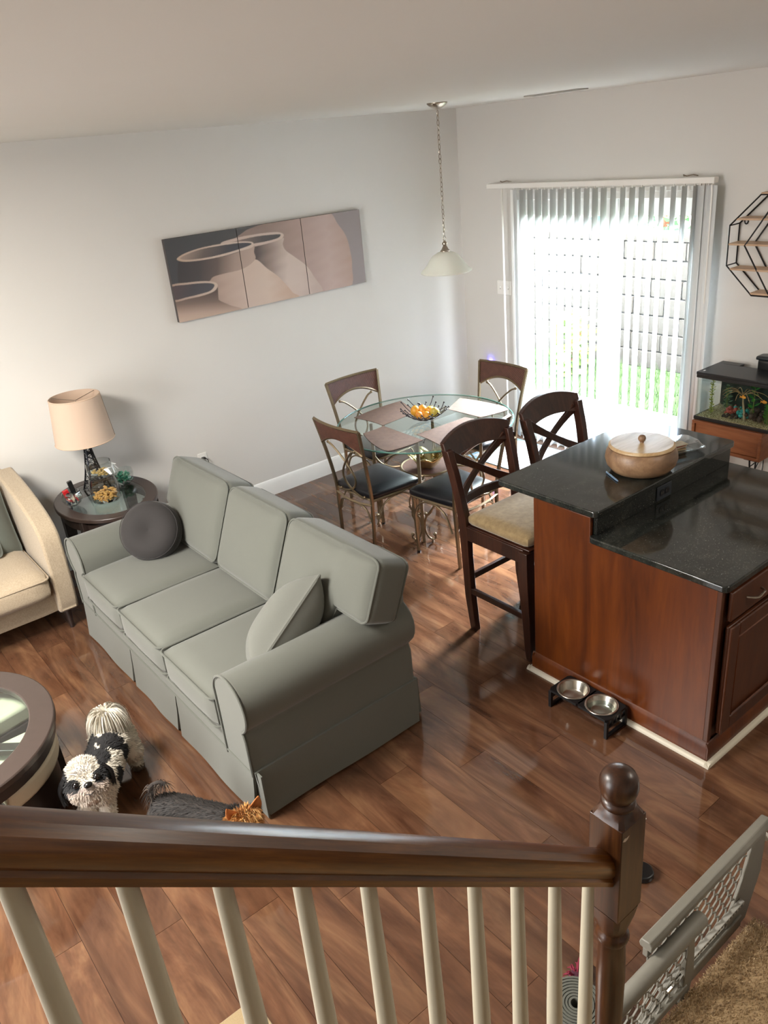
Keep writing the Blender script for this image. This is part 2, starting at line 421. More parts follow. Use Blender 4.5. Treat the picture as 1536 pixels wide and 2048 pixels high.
# vertical blinds
bl = thing('vertical_blinds', 'white vertical vane blinds hanging half open over the sliding patio door', 'blinds', (5.06, 3.96, 2.12))
bo = tuple(bl.location)
G().box((5.035, 2.955, 2.118), (5.09, 4.965, 2.155)).obj('head_rail', MAT['plate'], bl, org=bo, bevel=.004)
for y in (4.80, 3.16):
    G().tube([(5.10, y-.05, 2.162), (5.06, y-.04, 2.172), (5.05, y, 2.165), (5.06, y+.03, 2.172), (5.10, y+.05, 2.162)], .004, 6).obj('bracket_clip', MAT['nickel'], bl, org=bo)
vy = [4.68, 4.599, 4.519, 4.439, 4.369, 4.29, 4.213, 4.133, 4.055, 3.973, 3.897, 3.822, 3.74, 3.659, 3.581, 3.505, 3.422, 3.345, 3.258, 3.178, 3.10]
vg = G(); prof = [(-.0445+.089*i/6, .005*(1-((i-3)/3)**2)) for i in range(7)]
for k, z in enumerate((.035-2.1, 0.0)): vg.v += [(u, h, z) for u, h in prof]
vg.f = [(i, i+1, 8+i, 7+i) for i in range(6)]
v0 = vg.obj('vane', MAT['vane'], bl, angle=80); v0.modifiers.new('th', 'SOLIDIFY').thickness = .0012
stack = [(3.062, 62), (3.035, 80), (3.005, 75), (2.975, 66)]
for k, (y, a) in enumerate([(y, 11+random.uniform(-3, 3)) for y in vy]+stack):
    o = v0 if k == 0 else v0.copy()
    if k: COL.objects.link(o)
    o.parent = bl; o.location = (5.062-bo[0], y-bo[1], 2.105-bo[2]); o.rotation_euler = (0, 0, radians(a if k else 60))
    c = G().box((-.006, -.003, -.004), (.006, .003, .014)).obj('vane_hook', MAT['plate'], bl); c.location = o.location
G().tube([(5.05, 4.81, 2.12), (5.05, 4.812, 1.2), (5.052, 4.806, .18), (5.056, 4.80, .16), (5.06, 4.806, .18), (5.06, 4.812, 2.12)], .004, 6).obj('cord', MAT['plate'], bl, org=bo)
G().tube([(5.045, 2.975, 2.11), (5.045, 2.97, 2.06), (5.05, 2.968, 1.36)], .006, 8).obj('wand', MAT['plate'], bl, org=bo)

# outside: lawn, block wall, shrubs
lawnm = plain('lawn_grass', '2f441a', .95, var=.35, scale=14)
lawn = G().box((5.27, -6, -.25), (30, 22, -.13)).obj('lawn', lawnm, smooth=False); struct(lawn)
pat = G().box((5.27, 2.6, -.13), (6.5, 5.6, -.05)).obj('patio_slab', plain('concrete', '6a665f', .9, var=.08, scale=9), smooth=False); struct(pat)
blockm = plain('tan_block', '39332b', .95, var=.25, scale=30, bump=.6, bscale=60)
gr = G()
for i in range(5200):
    x, y = random.uniform(6.5, 7.9), random.uniform(2.4, 7.5); h = random.uniform(.05, .14); a = random.uniform(0, 6.28); d = .006
    lx, ly = random.uniform(-.04, .04), random.uniform(-.04, .04)
    gr.add([(x-d*cos(a), y-d*sin(a), -.13), (x+d*cos(a), y+d*sin(a), -.13), (x+lx, y+ly, -.13+h)], [(0, 1, 2)])
go = gr.obj('grass_blades', plain('grass_green', '344a19', .8, var=.3, scale=8), smooth=False); go['kind'] = 'stuff'; tag(go, 'green grass growing between the patio and the block wall outside', 'grass')
rw = thing('retaining_wall', 'tan concrete block retaining wall seen outside through the blinds', 'wall', (8.1, 5.0, -.13))
bm_ = G().rbox((0, 0, 0), (.28, .392, .192), .015, n=4).obj('block', blockm, rw); first = True
for r in range(7):
    for c in range(14):
        o = bm_ if first else bm_.copy()
        if not first: COL.objects.link(o)
        first = False; o.parent = rw
        o.location = (r*.02+random.uniform(-.008, .008), -2.6+c*.4+(r % 2)*.2, .1+r*.2); o.rotation_euler = (0, 0, random.uniform(-.02, .02))
cp = G().rbox((0, 0, 0), (.32, .595, .08), .012, n=4).obj('capstone', blockm, rw)
for c in range(10):
    o = cp if c == 0 else cp.copy()
    if c: COL.objects.link(o)
    o.parent = rw; o.location = (.14, -2.6+c*.6, 1.44)
leafm = [plain('leaf_green_%d' % i, c, .6, var=.3, scale=5) for i, c in enumerate(('34582a', '5a7428', '28482f'))]
def shrub(x, y, z, r, h, mi, label):
    t = thing('shrub', label, 'shrub', (x, y, z), 0, None)
    s = G()
    for k in range(5): s.tube([(0, 0, 0), (random.uniform(-.1, .1)*r, random.uniform(-.2, .2)*r, h*.4), (random.uniform(-.5, .5)*r, random.uniform(-.5, .5)*r, h*.85)], [.03, .02, .008], 5)
    s.obj('stem', MAT['walnut'], t)
    l = G()
    for k in range(420):
        a, b, c = random.gauss(0, .42)*r, random.gauss(0, .42)*r, h*random.uniform(0, 1)
        d = Vector((random.uniform(-1, 1), random.uniform(-1, 1), random.uniform(-.3, 1))).normalized(); q = d.orthogonal().normalized(); L = random.uniform(.08, .15)
        p = Vector((a, b, c)); l.add([p, p+d*L*.5+q*L*.28, p+d*L, p+d*L*.5-q*L*.28], [(0, 1, 2, 3)])
    o = l.obj('leaves', leafm[mi], t, smooth=False); o['kind'] = 'stuff'
for k, (y, h, mi, lb) in enumerate(((4.05, 1.3, 0, 'green shrub above the block wall, rightmost behind the blinds'), (4.9, 1.6, 1, 'yellow green shrub above the block wall outside the door'), (5.7, 1.4, 0, 'mid green shrub above the block wall left of the yellow one'), (6.6, 1.7, 2, 'dark green shrub above the block wall, leftmost behind the blinds'))):
    shrub(8.75, y, 1.26, .34, h, mi, lb)
G().box((8.3, 2.2, -.13), (30, 8, 1.25)).obj('soil_bank', plain('soil', '6b5a44', 1, var=.2), smooth=False); struct(bpy.data.objects['soil_bank'])
shrub(7.3, 5.9, -.13, .25, .7, 1, 'low bright green plant at the foot of the block wall')

# ------------------------------------------------------------------ on the walls and ceiling
def slotted(g, c, dy): pass
# canvas triptych of clay jars
polys = {
'backvase':[(0.315,0.186),(0.367,0.061),(0.422,0.018),(0.508,-0.014),(0.667,-0.031),(0.823,-0.017),(0.867,0.14),(0.91,0.336),(0.926,0.586),(0.925,0.751),(0.903,1.02),(0.73,1.02),(0.63,0.652),(.45,.45)],
'midrim':[(0.252,0.151),(0.32,0.115),(0.424,0.106),(0.523,0.119),(0.561,0.147),(0.567,0.187),(0.541,0.224),(0.477,0.245),(0.408,0.253),(0.342,0.234)],
'midin':[(0.273,0.168),(0.347,0.145),(0.438,0.135),(0.537,0.151),(0.552,0.168),(0.534,0.199),(0.479,0.214),(0.41,0.217),(0.343,0.207)],
'midneck':[(0.36,0.25),(0.477,0.245),(0.562,0.204),(0.557,0.288),(0.568,0.37),(0.607,0.465),(0.665,0.609),(0.699,0.766),(0.735,1.02),(0.56,1.02),(0.45,0.71),(0.36,0.412)],
'frontrim':[(0.043,0.239),(0.082,0.194),(0.153,0.163),(0.238,0.154),(0.331,0.16),(0.397,0.187),(0.41,0.222),(0.4,0.259),(0.339,0.279),(0.264,0.302),(0.177,0.309),(0.095,0.298),(0.055,0.275)],
'frontin':[(0.057,0.246),(0.087,0.211),(0.158,0.178),(0.243,0.174),(0.33,0.178),(0.389,0.199),(0.396,0.224),(0.34,0.252),(0.266,0.275),(0.179,0.288),(0.096,0.276)],
'frontneck':[(0.049,0.268),(0.094,0.302),(0.177,0.312),(0.264,0.306),(0.338,0.283),(0.409,0.235),(0.406,0.318),(0.405,0.416),(0.34,0.50),(0.25,0.515),(0.192,0.53),(0.16,0.58),(0.069,0.58),(0.029,0.56)],
'frontbody':[(0.16,0.567),(0.199,0.521),(0.266,0.498),(0.34,0.49),(0.405,0.41),(0.459,0.552),(0.507,0.672),(0.547,0.811),(0.574,0.924),(0.589,1.02),(0.27,1.02),(0.15,0.821)],
'smallrim':[(-.01,0.542),(0.07,0.54),(0.146,0.56),(0.193,0.597),(0.205,0.645),(0.186,0.702),(0.134,0.73),(0.064,0.734),(-.01,0.728)],
'smallin':[(-.01,0.561),(0.069,0.563),(0.144,0.583),(0.182,0.609),(0.189,0.643),(0.166,0.691),(0.122,0.705),(0.058,0.712),(-.01,0.708)],
'smallneck':[(-.01,0.728),(0.064,0.734),(0.134,0.73),(0.186,0.702),(0.204,0.651),(0.199,0.784),(0.203,0.834),(0.246,0.915),(0.293,1.02),(-.01,1.02)]}
def inside(P, U, V):
    P = [tuple(p)[:2] for p in spline([(a, b, 0) for a, b in P], 5, True)]
    r = np.zeros(U.shape, bool); k = len(P)
    for i in range(k):
        (x0, y0), (x1, y1) = P[i-1], P[i]
        if y0 == y1: continue
        r ^= ((y0 > V) != (y1 > V)) & (U < (x1-x0)*(V-y0)/(y1-y0)+x0)
    return r
def art(U, V):
    L = lambda h: np.array(lin(h)[:3])
    def grad(t, *st):
        t = np.clip(t, 0, 1)[:, None]; out = np.zeros((len(U), 3)); n_ = len(st)-1
        for i in range(n_):
            w = np.clip(1-np.abs(t*n_-i), 0, 1); out += w*L(st[i])
        return out+np.clip(1-np.abs(t*n_-n_), 0, 1)*L(st[-1])
    band = .5+.5*np.sin((V+U*.25)*38)*np.sin(U*23+V*9)
    C = grad(U*1.0, '474749', '4e4d4e', '5b5856', '8d8180', '8f8482')
    def put(nm, c):
        nonlocal C
        m = inside(polys[nm], U, V); C = np.where(m[:, None], c, C)
    put('backvase', grad((U-.45)/.48+band*.07-.1, '8f7b72', 'a78f85', 'b7a097', 'a98c7c'))
    put('midneck', grad((U-.40)/.33+V*.2-.15+band*.05, '564b48', '9d8a80', 'c9b7ac', 'c6b3a8', 'b7a399'))
    put('midrim', grad((U-.25)/.32, 'c2ada1', 'c8b4a8')); put('midin', grad((U-.27)/.28, 'b09a8e', '7c6d67', '575150', '4d4a4b'))
    put('frontbody', grad((U-.15)/.42+band*.06, '9a8375', 'b7a093', 'c8b3a5', 'cdb8a9', 'c0a491'))
    put('frontneck', grad((U-.05)/.34+(V-.4)*.25, '423e3f', '4a4444', '665852', 'a48f83', 'b39d90'))
    put('frontrim', grad((U-.05)/.36, 'b9a08d', 'c8b3a4', 'cbb8ab')); put('frontin', grad((U-.06)/.34+(V-.2)*.8, 'a38f82', '6b605b', '4b494c', '45454a'))
    put('smallneck', grad((V-.66)/.36-(U*.9), '5d4f49', '7b6960', 'b39b8c', 'c4ad9d')); 
    put('smallrim', grad(U/.2, 'a58e80', 'c6b2a4')); put('smallin', grad(U/.19+(V-.6), '55494a', '4a474b', '515055'))
    return C
for nm_, u0, u1, lb in (('canvas_print', 0, .334, 'leftmost canvas of the jar triptych, dark with two jar rims'), ('canvas_print', .337, .664, 'middle canvas of the jar triptych showing a jar shoulder and rim'), ('canvas_print', .667, 1, 'rightmost canvas of the jar triptych with one big pink jar curve')):
    x0, x1 = 2.35+1.67*u0, 2.35+1.67*u1; z0, z1 = 1.52, 2.08; nx, nz = 170, 170
    vs = [(x0+(x1-x0)*i/nx, 5.366, z0+(z1-z0)*j/nz) for j in range(nz+1) for i in range(nx+1)]
    g = G(); org = ((x0+x1)/2, 5.383, 1.8)
    g.add(vs, [(j*(nx+1)+i, j*(nx+1)+i+1, (j+1)*(nx+1)+i+1, (j+1)*(nx+1)+i) for j in range(nz) for i in range(nx)])
    t = thing(nm_, lb, 'picture', org, 0, 'three canvases of the clay jar picture')
    o = g.obj('print', vcol('canvas_print_paint', .6), t, org=org)
    U = np.array([(p[0]-2.35)/1.67 for p in vs]); V = np.array([(2.08-p[2])/.56 for p in vs])
    cc = np.ones((len(vs), 4)); cc[:, :3] = sum(art(U+a*.0012, V+b*.0022) for a in (-1, 0, 1) for b in (-1, 0, 1))/9
    o.data.color_attributes.new('Col', 'FLOAT_COLOR', 'POINT').data.foreach_set('color', cc.ravel())
    G().box((x0, 5.367, z0), (x1, 5.399, z1)).obj('stretcher', plain('canvas_side', '4a4543', .8), t, org=org, bevel=.003)
# outlets and switch
def plate_thing(name, label, cat, c, w, h, fn):
    t = thing(name, label, cat, c)
    G().prism(rrect(-w/2, -h/2, w/2, h/2, .006), fn, 0, .006).obj('cover_plate', MAT['plate'], t, bevel=.002); return t
fl = lambda u, v, w: (u, -w, v)
fr_ = lambda u, v, w: (-w, u, v)
oc = (2.335, YW, .475)
t = plate_thing('wall_outlet', 'white wall outlet on the long wall above the sofa back', 'outlet', oc, .075, .118, fl)
for dz in (.021, -.021):
    G().prism(rrect(-.018, dz-.015, .018, dz+.015, .008), fl, .006, .008).obj('receptacle', MAT['plate'], t)
    G().prism(rrect(-.009, dz-.004, -.006, dz+.007, .001), fl, .008, .0085).prism(rrect(.006, dz-.004, .009, dz+.007, .001), fl, .008, .0085).prism(rrect(-.003, dz-.012, .003, dz-.007, .002), fl, .008, .0085).obj('slots', MAT['blackplastic'], t)
G().ball((0, -.0065, 0), .003, n=6).obj('screw', MAT['nickel'], t)
t = thing('plug_and_cord', 'black plug with hanging cord in the outlet behind the sofa', 'plug', (2.335, YW-.0085, .496))
G().prism(rrect(-.013, -.009, .013, .009, .004), fl, 0, .026).obj('plug_body', MAT['blackplastic'], t, bevel=.003)
G().tube(spline([(.0, -.02, 0), (.02, -.03, -.01), (.032, -.02, -.05), (.034, -.012, -.12), (.02, -.01, -.3), (-.2, -.012, -.45), (-.6, -.02, -.462)], 6), .003, 6).obj('cord', MAT['blackplastic'], t)
t = plate_thing('light_switch', 'white triple toggle light switch plate left of the blinds', 'switch', (XW, 4.897, 1.312), .165, .115, fr_)
for k in (-.046, 0, .046):
    tg = G().box((-.014, k-.005, -.004), (-.004, k+.005, .012)).obj('toggle', MAT['plate'], t, bevel=.002)
    G().box((-.0068, k-.007, -.014), (-.0058, k+.007, .014)).obj('toggle_slot', plain('switch_slot', 'c9c7c2', .5), t, smooth=False)
# plug-in night light glowing blue low on the wall behind the far chair
t = thing('plug_in_night_light', 'small plug-in light glowing blue on the wall behind the far chair', 'light', (XW, 5.09, .60))
G().prism(rrect(-.03, -.05, .03, .04, .012), fr_, 0, .035).obj('housing', MAT['plate'], t, bevel=.004)
em = N('blue_glow'); em.set(Base_Color='3030ff'); em.p.inputs['Emission Color'].default_value = (.12, .1, 1, 1); em.p.inputs['Emission Strength'].default_value = 14
G().prism(rrect(-.022, .041, .022, .05, .004), fr_, .004, .03).obj('lens', em.m, t)
# ceiling vent
vc = (4.65, 3.92, ZC)
t = thing('ceiling_vent', 'white slotted ceiling register near the wall above the blinds', 'vent', vc)
G().box((-.055, -.23, -.007), (.055, -.21, 0)).box((-.055, .21, -.007), (.055, .23, 0)).box((-.055, -.21, -.007), (-.038, .21, 0)).box((.038, -.21, -.007), (.055, .21, 0)).obj('vent_frame', plain('vent_frame_grey', '9d988e', .5), t, bevel=.002)
for k in range(4):
    x = -.03+k*.02
    G().hexa([(x-.006, -.21, -.006), (x-.004, -.21, -.006), (x-.004, .21, -.006), (x-.006, .21, -.006), (x+.004, -.21, 0), (x+.006, -.21, 0), (x+.006, .21, 0), (x+.004, .21, 0)]).obj('vent_slat', plain('vent_slat', '77736c', .5), t, smooth=False)
# pendant
pc = (3.868, 4.227, ZC)
t = thing('pendant_lamp', 'white alabaster glass bell pendant lamp on a nickel chain', 'lamp', pc)
G().lathe([(.066, 0), (.066, -.006), (.055, -.018), (.03, -.032), (.01, -.038), (1e-5, -.04)][::-1], 24).obj('canopy', MAT['nickel'], t)
zt = -.042; ch = None; k = 0; z = zt-.018
lk = G(); pr = []
for i in range(12):
    a = 2*pi*i/12; pr.append((.0085*cos(a), 0, .017*sin(a)+(0)))
lk.tube(pr, .0022, 6, closed=True)
l0 = lk.obj('chain_link', MAT['nickel'], t)
while z > -.815:
    o = l0 if k == 0 else l0.copy()
    if k: COL.objects.link(o)
    o.parent = t; o.location = (random.uniform(-.001, .001), 0, z); o.rotation_euler = (0, 0, (k % 2)*pi/2+random.uniform(-.3, .3)); z -= .0285; k += 1
zb = z+.012
G().tube([(.012*cos(2*pi*i/14), 0, zb-.012+.014*sin(2*pi*i/14)) for i in range(14)], .003, 6, closed=True).obj('loop', MAT['nickel'], t)
G().lathe([(1e-5, zb-.024), (.008, zb-.026), (.010, zb-.034), (.018, zb-.04), (.018, zb-.05), (.012, zb-.056), (.014, zb-.062), (.024, zb-.082), (.034, zb-.092), (.034, zb-.098), (1e-5, zb-.099)][::-1], 24).obj('socket_cap', MAT['nickel'], t)
zs = zb-.095
pf = [(.03, 0), (.06, -.010), (.09, -.028), (.115, -.06), (.135, -.09), (.155, -.112), (.172, -.124), (.178, -.132), (.176, -.137)]
G().lathe([(r, zs+z_) for r, z_ in pf]+[(r-.004, zs+z_-.003) for r, z_ in pf[::-1]], 40).obj('glass_shade', MAT['alabaster'], t)
G().ball((0, 0, zs-.07), .03, (1, 1, 1.3), 8).obj('bulb', MAT['plate'], t)
# ------------------------------------------------------------------ sofa
so = (1.45, 3.445, 0)
sofa = thing('sofa', 'grey three seat sofa with rolled arms and a pleated skirt', 'sofa', so)
X0, X1, Y0, Y1 = 1.0, 1.90, 2.43, 4.46
def P(g, name, mat=None, par=None, **k): return g.obj(name, mat or MAT['sofa'], par or sofa, org=so, **k)
P(G().box((X0+.001, Y0+.02, .21), (X1-.01, Y1-.02, .345)), 'seat_base', bevel=.015, seg=3)
P(G().rbox((X1-.08, (Y0+Y1)/2, .52), (.17, Y1-Y0-.06, .62), .05, n=10), 'back_frame')
def arm_prof(s):   # s=+1 near arm (outer side towards -y)
    yi = .225; pts = [(yi, .22), (yi, .52)]
    for i in range(15):
        a = radians(8+i*(226-8)/14); pts.append((.098+.130*cos(a), .545+.125*sin(a)))
    pts += [(.028, .435), (.014, .40), (.012, .22)]
    return pts
for s, yb, in ((1, Y0), (-1, Y1)):
    pr = arm_prof(s); fn = (lambda yb, s: lambda u, v, w: (w, yb+s*u, v))(yb, s)
    if s < 0: pr = pr[::-1]
    a = P(G().prism(pr, fn, X0, X1-.01), 'arm', bevel=.012, seg=3, angle=50)
    lp = [(X0-.002, yb+s*u, v) for u, v in arm_prof(s)]
    P(G().tube(spline(lp, 2), .0055, 6), 'piping', MAT['welt'], a)
    P(G().tube([(X0+.01, yb+s*.012, .235), (X1-.01, yb+s*.012, .235)], .005, 6), 'skirt_welt', MAT['welt'], a)
    inner = [(X0-.006, yb+s*(.098+(u-.098)*.86), .545+(v-.545)*.9 if v > .3 else v) for u, v in arm_prof(s)]
# skirt panels with pleats
def skirt(p, q, name='skirt_panel'):
    p, q = Vector(p), Vector(q); d = (q-p).normalized(); nrm = Vector((d.y, -d.x, 0)); g = G(); n = 14; vs = []
    L = (q-p).length
    for j, (z, off, ext) in enumerate(((.238, 0, 0), (.12, .009, -.008), (.012, .022, -.022))):
        for i in range(n+1):
            t = i/n; wv = .003*sin(t*9+j)*(j/2)
            c = p+d*(L*t)+nrm*(off+wv); c += d*((t-.5)*2*ext); vs.append((c.x, c.y, z))
    nb = len(vs); vs += [(Vector(v)-nrm*.012)[:] for v in vs]
    fs = []
    for j in range(2):
        for i in range(n):
            a = j*(n+1)+i; fs += [(a, a+1, a+n+2, a+n+1), (nb+a, nb+a+n+1, nb+a+n+2, nb+a+1)]
    for j in range(2):
        for e in (0, n):
            a = j*(n+1)+e; fs.append((a, a+n+1, nb+a+n+1, nb+a))
    for j in (0, 2):
        for i in range(n): a = j*(n+1)+i; fs.append((a, a+1, nb+a+1, nb+a))
    return P(g.add(vs, fs), name)
yy = [Y1-.006, 3.738, 3.18, Y0+.006]
for a, b in zip(yy[:-1], yy[1:]): skirt((X0, a-.004, 0), (X0, b+.004, 0))
skirt((X0+.006, Y0, 0), (X1-.006, Y0, 0)); skirt((X1-.006, Y1, 0), (X0+.006, Y1, 0)); skirt((X1, Y0+.006, 0), (X1, Y1-.006, 0))
for y in yy: P(G().box((X0+.012, y-.04 if y < 4.4 else y-.05, .012), (X0+.02, y+.04 if y > 2.5 else y+.05, .235)), 'pleat_lining', MAT['welt'], smooth=False)
P(G().tube([(X0-.001, Y0+.01, .235), (X0-.001, Y1-.01, .235)], .005, 6), 'skirt_welt', MAT['welt'])
# seat cushions
sy = [2.655, 3.185, 3.715, 4.245]
for k in range(3):
    y0, y1 = sy[k]+.004, sy[k+1]-.004; cy = (y0+y1)/2
    c = P(G().rbox((1.31, cy, .425), (.66, y1-y0, .165), .034, (.012, .003, .022), 12), 'seat_cushion')
    for z in (.50, .352):
        loop = [(x, y, z) for x, y in rrect(.975, y0, 1.60, y1, .035)]
        P(G().tube(loop, .0052, 6, closed=True), 'piping', MAT['welt'], c)
# back cushions lean backwards
by = [2.37, 3.085, 3.675, 4.375]
for k in range(3):
    y0, y1 = by[k]+.005, by[k+1]-.005; cy = (y0+y1)/2
    m = Matrix.Translation((1.705, cy, .715)) @ Matrix.Rotation(radians(22), 4, 'Y')
    def ear(p, k=k, cy=cy):   # the outer cushions step up over the arms
        x, y, z = p
        over = (2.64-(cy+y)) if k == 0 else ((cy+y)-4.25) if k == 2 else -1
        f = min(1, max(0, over/.045)); f = f*f*(3-2*f); zt = .24
        return m @ Vector((x, y, zt-(zt-z)*(1-.36*f)))
    gq = G().rbox((0, 0, 0), (.20, y1-y0, .46), .05, (.035, .004, .012), 26); gq.v = [tuple(ear(p)) for p in gq.v]
    c = P(gq, 'back_cushion')
    for x in (-.082, .082):
        rr0 = rrect(-(y1-y0)/2+.006, -.224, (y1-y0)/2-.006, .226, .05); loop = []
        for (u0, v0), (u1, v1) in zip(rr0, rr0[1:]+rr0[:1]):
            nn = max(1, int(((u1-u0)**2+(v1-v0)**2)**.5/.02)); loop += [ear((x, u0+(u1-u0)*q/nn, v0+(v1-v0)*q/nn)) for q in range(nn)]
        P(G().tube(loop, .0055, 6, closed=True), 'piping', MAT['welt'], c)

# pillows on the sofa
rp = thing('round_pillow', 'round dark grey velvet pillow on the sofa against the far arm', 'pillow', (1.39, 4.12, .655))
m = Matrix.Rotation(radians(-128), 4, 'Z') @ Matrix.Rotation(radians(58), 4, 'Y')
pf = [(1e-5, -.06), (.03, -.07), (.08, -.088), (.13, -.082), (.165, -.055), (.18, 0), (.165, .055), (.13, .082), (.08, .088), (.03, .07), (1e-5, .06)]
g = G().lathe(pf, 36, m=m); c0 = g.obj('cover', MAT['pillow'], rp, angle=80, sub=1)
G().tube([m @ Vector((.165*cos(a), .165*sin(a), .056)) for a in [i*pi/18 for i in range(36)]], .002, 5, closed=True).obj('seam', MAT['pillow'], rp)
for s in ():
    for i in range(8):
        a = i*pi/4+.2; G().tube([m @ Vector((r*cos(a), r*sin(a), z_)) for r, z_ in ((.02, .067), (.05, .080), (.09, .090), (.12, .0865))], .0022, 5).obj('tuft_seam', MAT['pillow'], rp)
tp = thing('throw_pillow', 'square grey throw pillow leaning on the near sofa arm', 'pillow', (1.40, 2.715, .640))
_e1 = Vector((.85, .15, .52)).normalized(); _n = Vector((-.48, .65, .59)); _n = (_n-_e1*_n.dot(_e1)).normalized(); _e2 = _n.cross(_e1)
m = Matrix(((_e1.x, _e2.x, _n.x, 0), (_e1.y, _e2.y, _n.y, 0), (_e1.z, _e2.z, _n.z, 0), (0, 0, 0, 1))) @ Matrix.Diagonal((1.22, .78, 1, 1))
g = G().rbox((0, 0, 0), (.40, .40, .17), .02, (0, 0, .045), 14, m, .05); co = g.obj('cover', MAT['throwp'], tp, angle=70, sub=1)
lp = []
for i in range(40):
    t = i/40*4; e = int(t); f = (t-e)*2-1; b = .2*(1-.045*(1-f*f))
    lp.append(m @ Vector(((f*.2*1.045, -b, 0), (b, f*.2*1.045, 0), (-f*.2*1.045, b, 0), (-b, -f*.2*1.045, 0))[e]))
G().tube(lp, .0055, 6, closed=True).obj('piping', MAT['welt'], tp)

# ------------------------------------------------------------------ end table and what stands on it
ec = (1.43, 4.955, 0); EZ = .62
et = thing('end_table', 'oval espresso end table with a glass inset beside the sofa', 'table', ec)
def ring(g, ax, ay, bx, by_, z0, z1, n=48):
    vs = []
    for (a, b, z) in ((ax, ay, z0), (ax, ay, z1), (bx, by_, z1), (bx, by_, z0)):
        vs += [(a*cos(2*pi*i/n), b*sin(2*pi*i/n), z) for i in range(n)]
    return g.add(vs, [(k*n+i, k*n+(i+1) % n, ((k+1) % 4)*n+(i+1) % n, ((k+1) % 4)*n+i) for k in range(4) for i in range(n)])
ring(G(), .315, .41, .235, .33, EZ-.03, EZ).obj('top_rim', MAT['espresso_top'], et, bevel=.006)
ring(G(), .285, .38, .26, .355, EZ-.10, EZ-.03).obj('apron', MAT['espresso'], et)
G().lathe([(1e-5, EZ-.010), (.237, EZ-.010), (.237, EZ-.002), (1e-5, EZ-.002)], 48, sy=.332/.237).obj('glass_inset', MAT['tglass'], et)
G().lathe([(1e-5, .16), (.24, .16), (.24, .185), (1e-5, .185)], 48, sy=.335/.24).obj('lower_shelf', MAT['espresso'], et, bevel=.004)
for a in (35, 145, 215, 325):
    x, y = .262*cos(radians(a)), .35*sin(radians(a)); q = .03
    G().hexa([(x*1.08-q*.7, y*1.05-q*.7, 0), (x*1.08+q*.7, y*1.05-q*.7, 0), (x*1.08+q*.7, y*1.05+q*.7, 0), (x*1.08-q*.7, y*1.05+q*.7, 0), (x-q*1.3, y-q*1.3, EZ-.03), (x+q*1.3, y-q*1.3, EZ-.03), (x+q*1.3, y+q*1.3, EZ-.03), (x-q*1.3, y+q*1.3, EZ-.03)]).obj('leg', MAT['espresso'], et, bevel=.004)
for (x, y, rz, lb) in ((1.32, 4.80, .5, 'white paper sheet on the end table lower shelf nearest the armchair'), (1.47, 4.78, -.4, 'white paper sheet on the end table lower shelf nearest the sofa'), (1.56, 5.0, .9, 'white paper sheet on the end table lower shelf at the back')):
    tag(G().box((-.07, -.10, 0), (.07, .10, .003)).obj('paper_sheet', plain('paper', 'e8e6df', .8), smooth=False), lb, 'paper', None, (x, y, .186)).rotation_euler = (0, 0, rz)
# lamp: wire tower base
lc = (1.44, 5.115, EZ+.001)
lamp = thing('table_lamp', 'table lamp with beige drum shade on a black wire tower base', 'lamp', lc)
def lw(z): return .012+.058*max(0, (1-z/.40))**1.9
for sx in (-1, 1):
    for sy_ in (-1, 1):
        G().tube([(sx*lw(z), sy_*lw(z), z) for z in [i*.4/10 for i in range(11)]], .0055, 6).obj('tower_leg', MAT['wire'], lamp)
g = G()
for i in range(10):
    z0, z1 = i*.04, (i+1)*.04; a, b = lw(z0), lw(z1)
    for k in range(4):
        c = [(-1, -1), (1, -1), (1, 1), (-1, 1)]; p, q = c[k], c[(k+1) % 4]
        g.tube([(p[0]*a, p[1]*a, z0+.004), (q[0]*b, q[1]*b, z1)], .0022, 4); g.tube([(q[0]*a, q[1]*a, z0+.004), (p[0]*b, p[1]*b, z1)], .0022, 4)
g.obj('lattice', MAT['wire'], lamp)
for z in (.06, .16, .26, .40):
    w = lw(z)+.005; G().box((-w, -w, z-.004), (w, w, z+.004)).obj('platform', MAT['wire'], lamp, bevel=.001)
G().tube([(0, 0, .40), (0, 0, .52)], .008, 8).obj('neck', MAT['wire'], lamp)
sh = G(); R0, R1, H0, H1 = .187, .157, .345, .645
sh.lathe([(R0, H0), (R1, H1), (R1-.003, H1), (R0-.003, H0)], 48); sh.f += [(0, 0, 0)][:0]
so_ = sh.obj('lamp_shade', MAT['shade'], lamp, angle=60)
for z, r in ((H0+.004, R0), (H1-.004, R1)): G().tube([(r*cos(i*pi/24), r*sin(i*pi/24), z) for i in range(48)], .003, 5, closed=True).obj('shade_trim', plain('shade_trim', 'cbb097', .8), so_)
for k in range(3):
    a = k*2*pi/3+.3; G().tube([(0, 0, H1-.03), (R1*cos(a), R1*sin(a), H1-.006)], .002, 5).obj('spider', MAT['nickel'], lamp)
a = radians(-22); G().tube([((R0+.0005)*cos(a), (R0+.0005)*sin(a), H0+.005), ((R1+.0005)*cos(a), (R1+.0005)*sin(a), H1-.005)], .0018, 4).obj('shade_seam', plain('shade_seam', '8a705a', .8), so_)
G().ball((0, 0, .53), .028, (1, 1, 1.3), 8).obj('bulb', MAT['plate'], lamp)
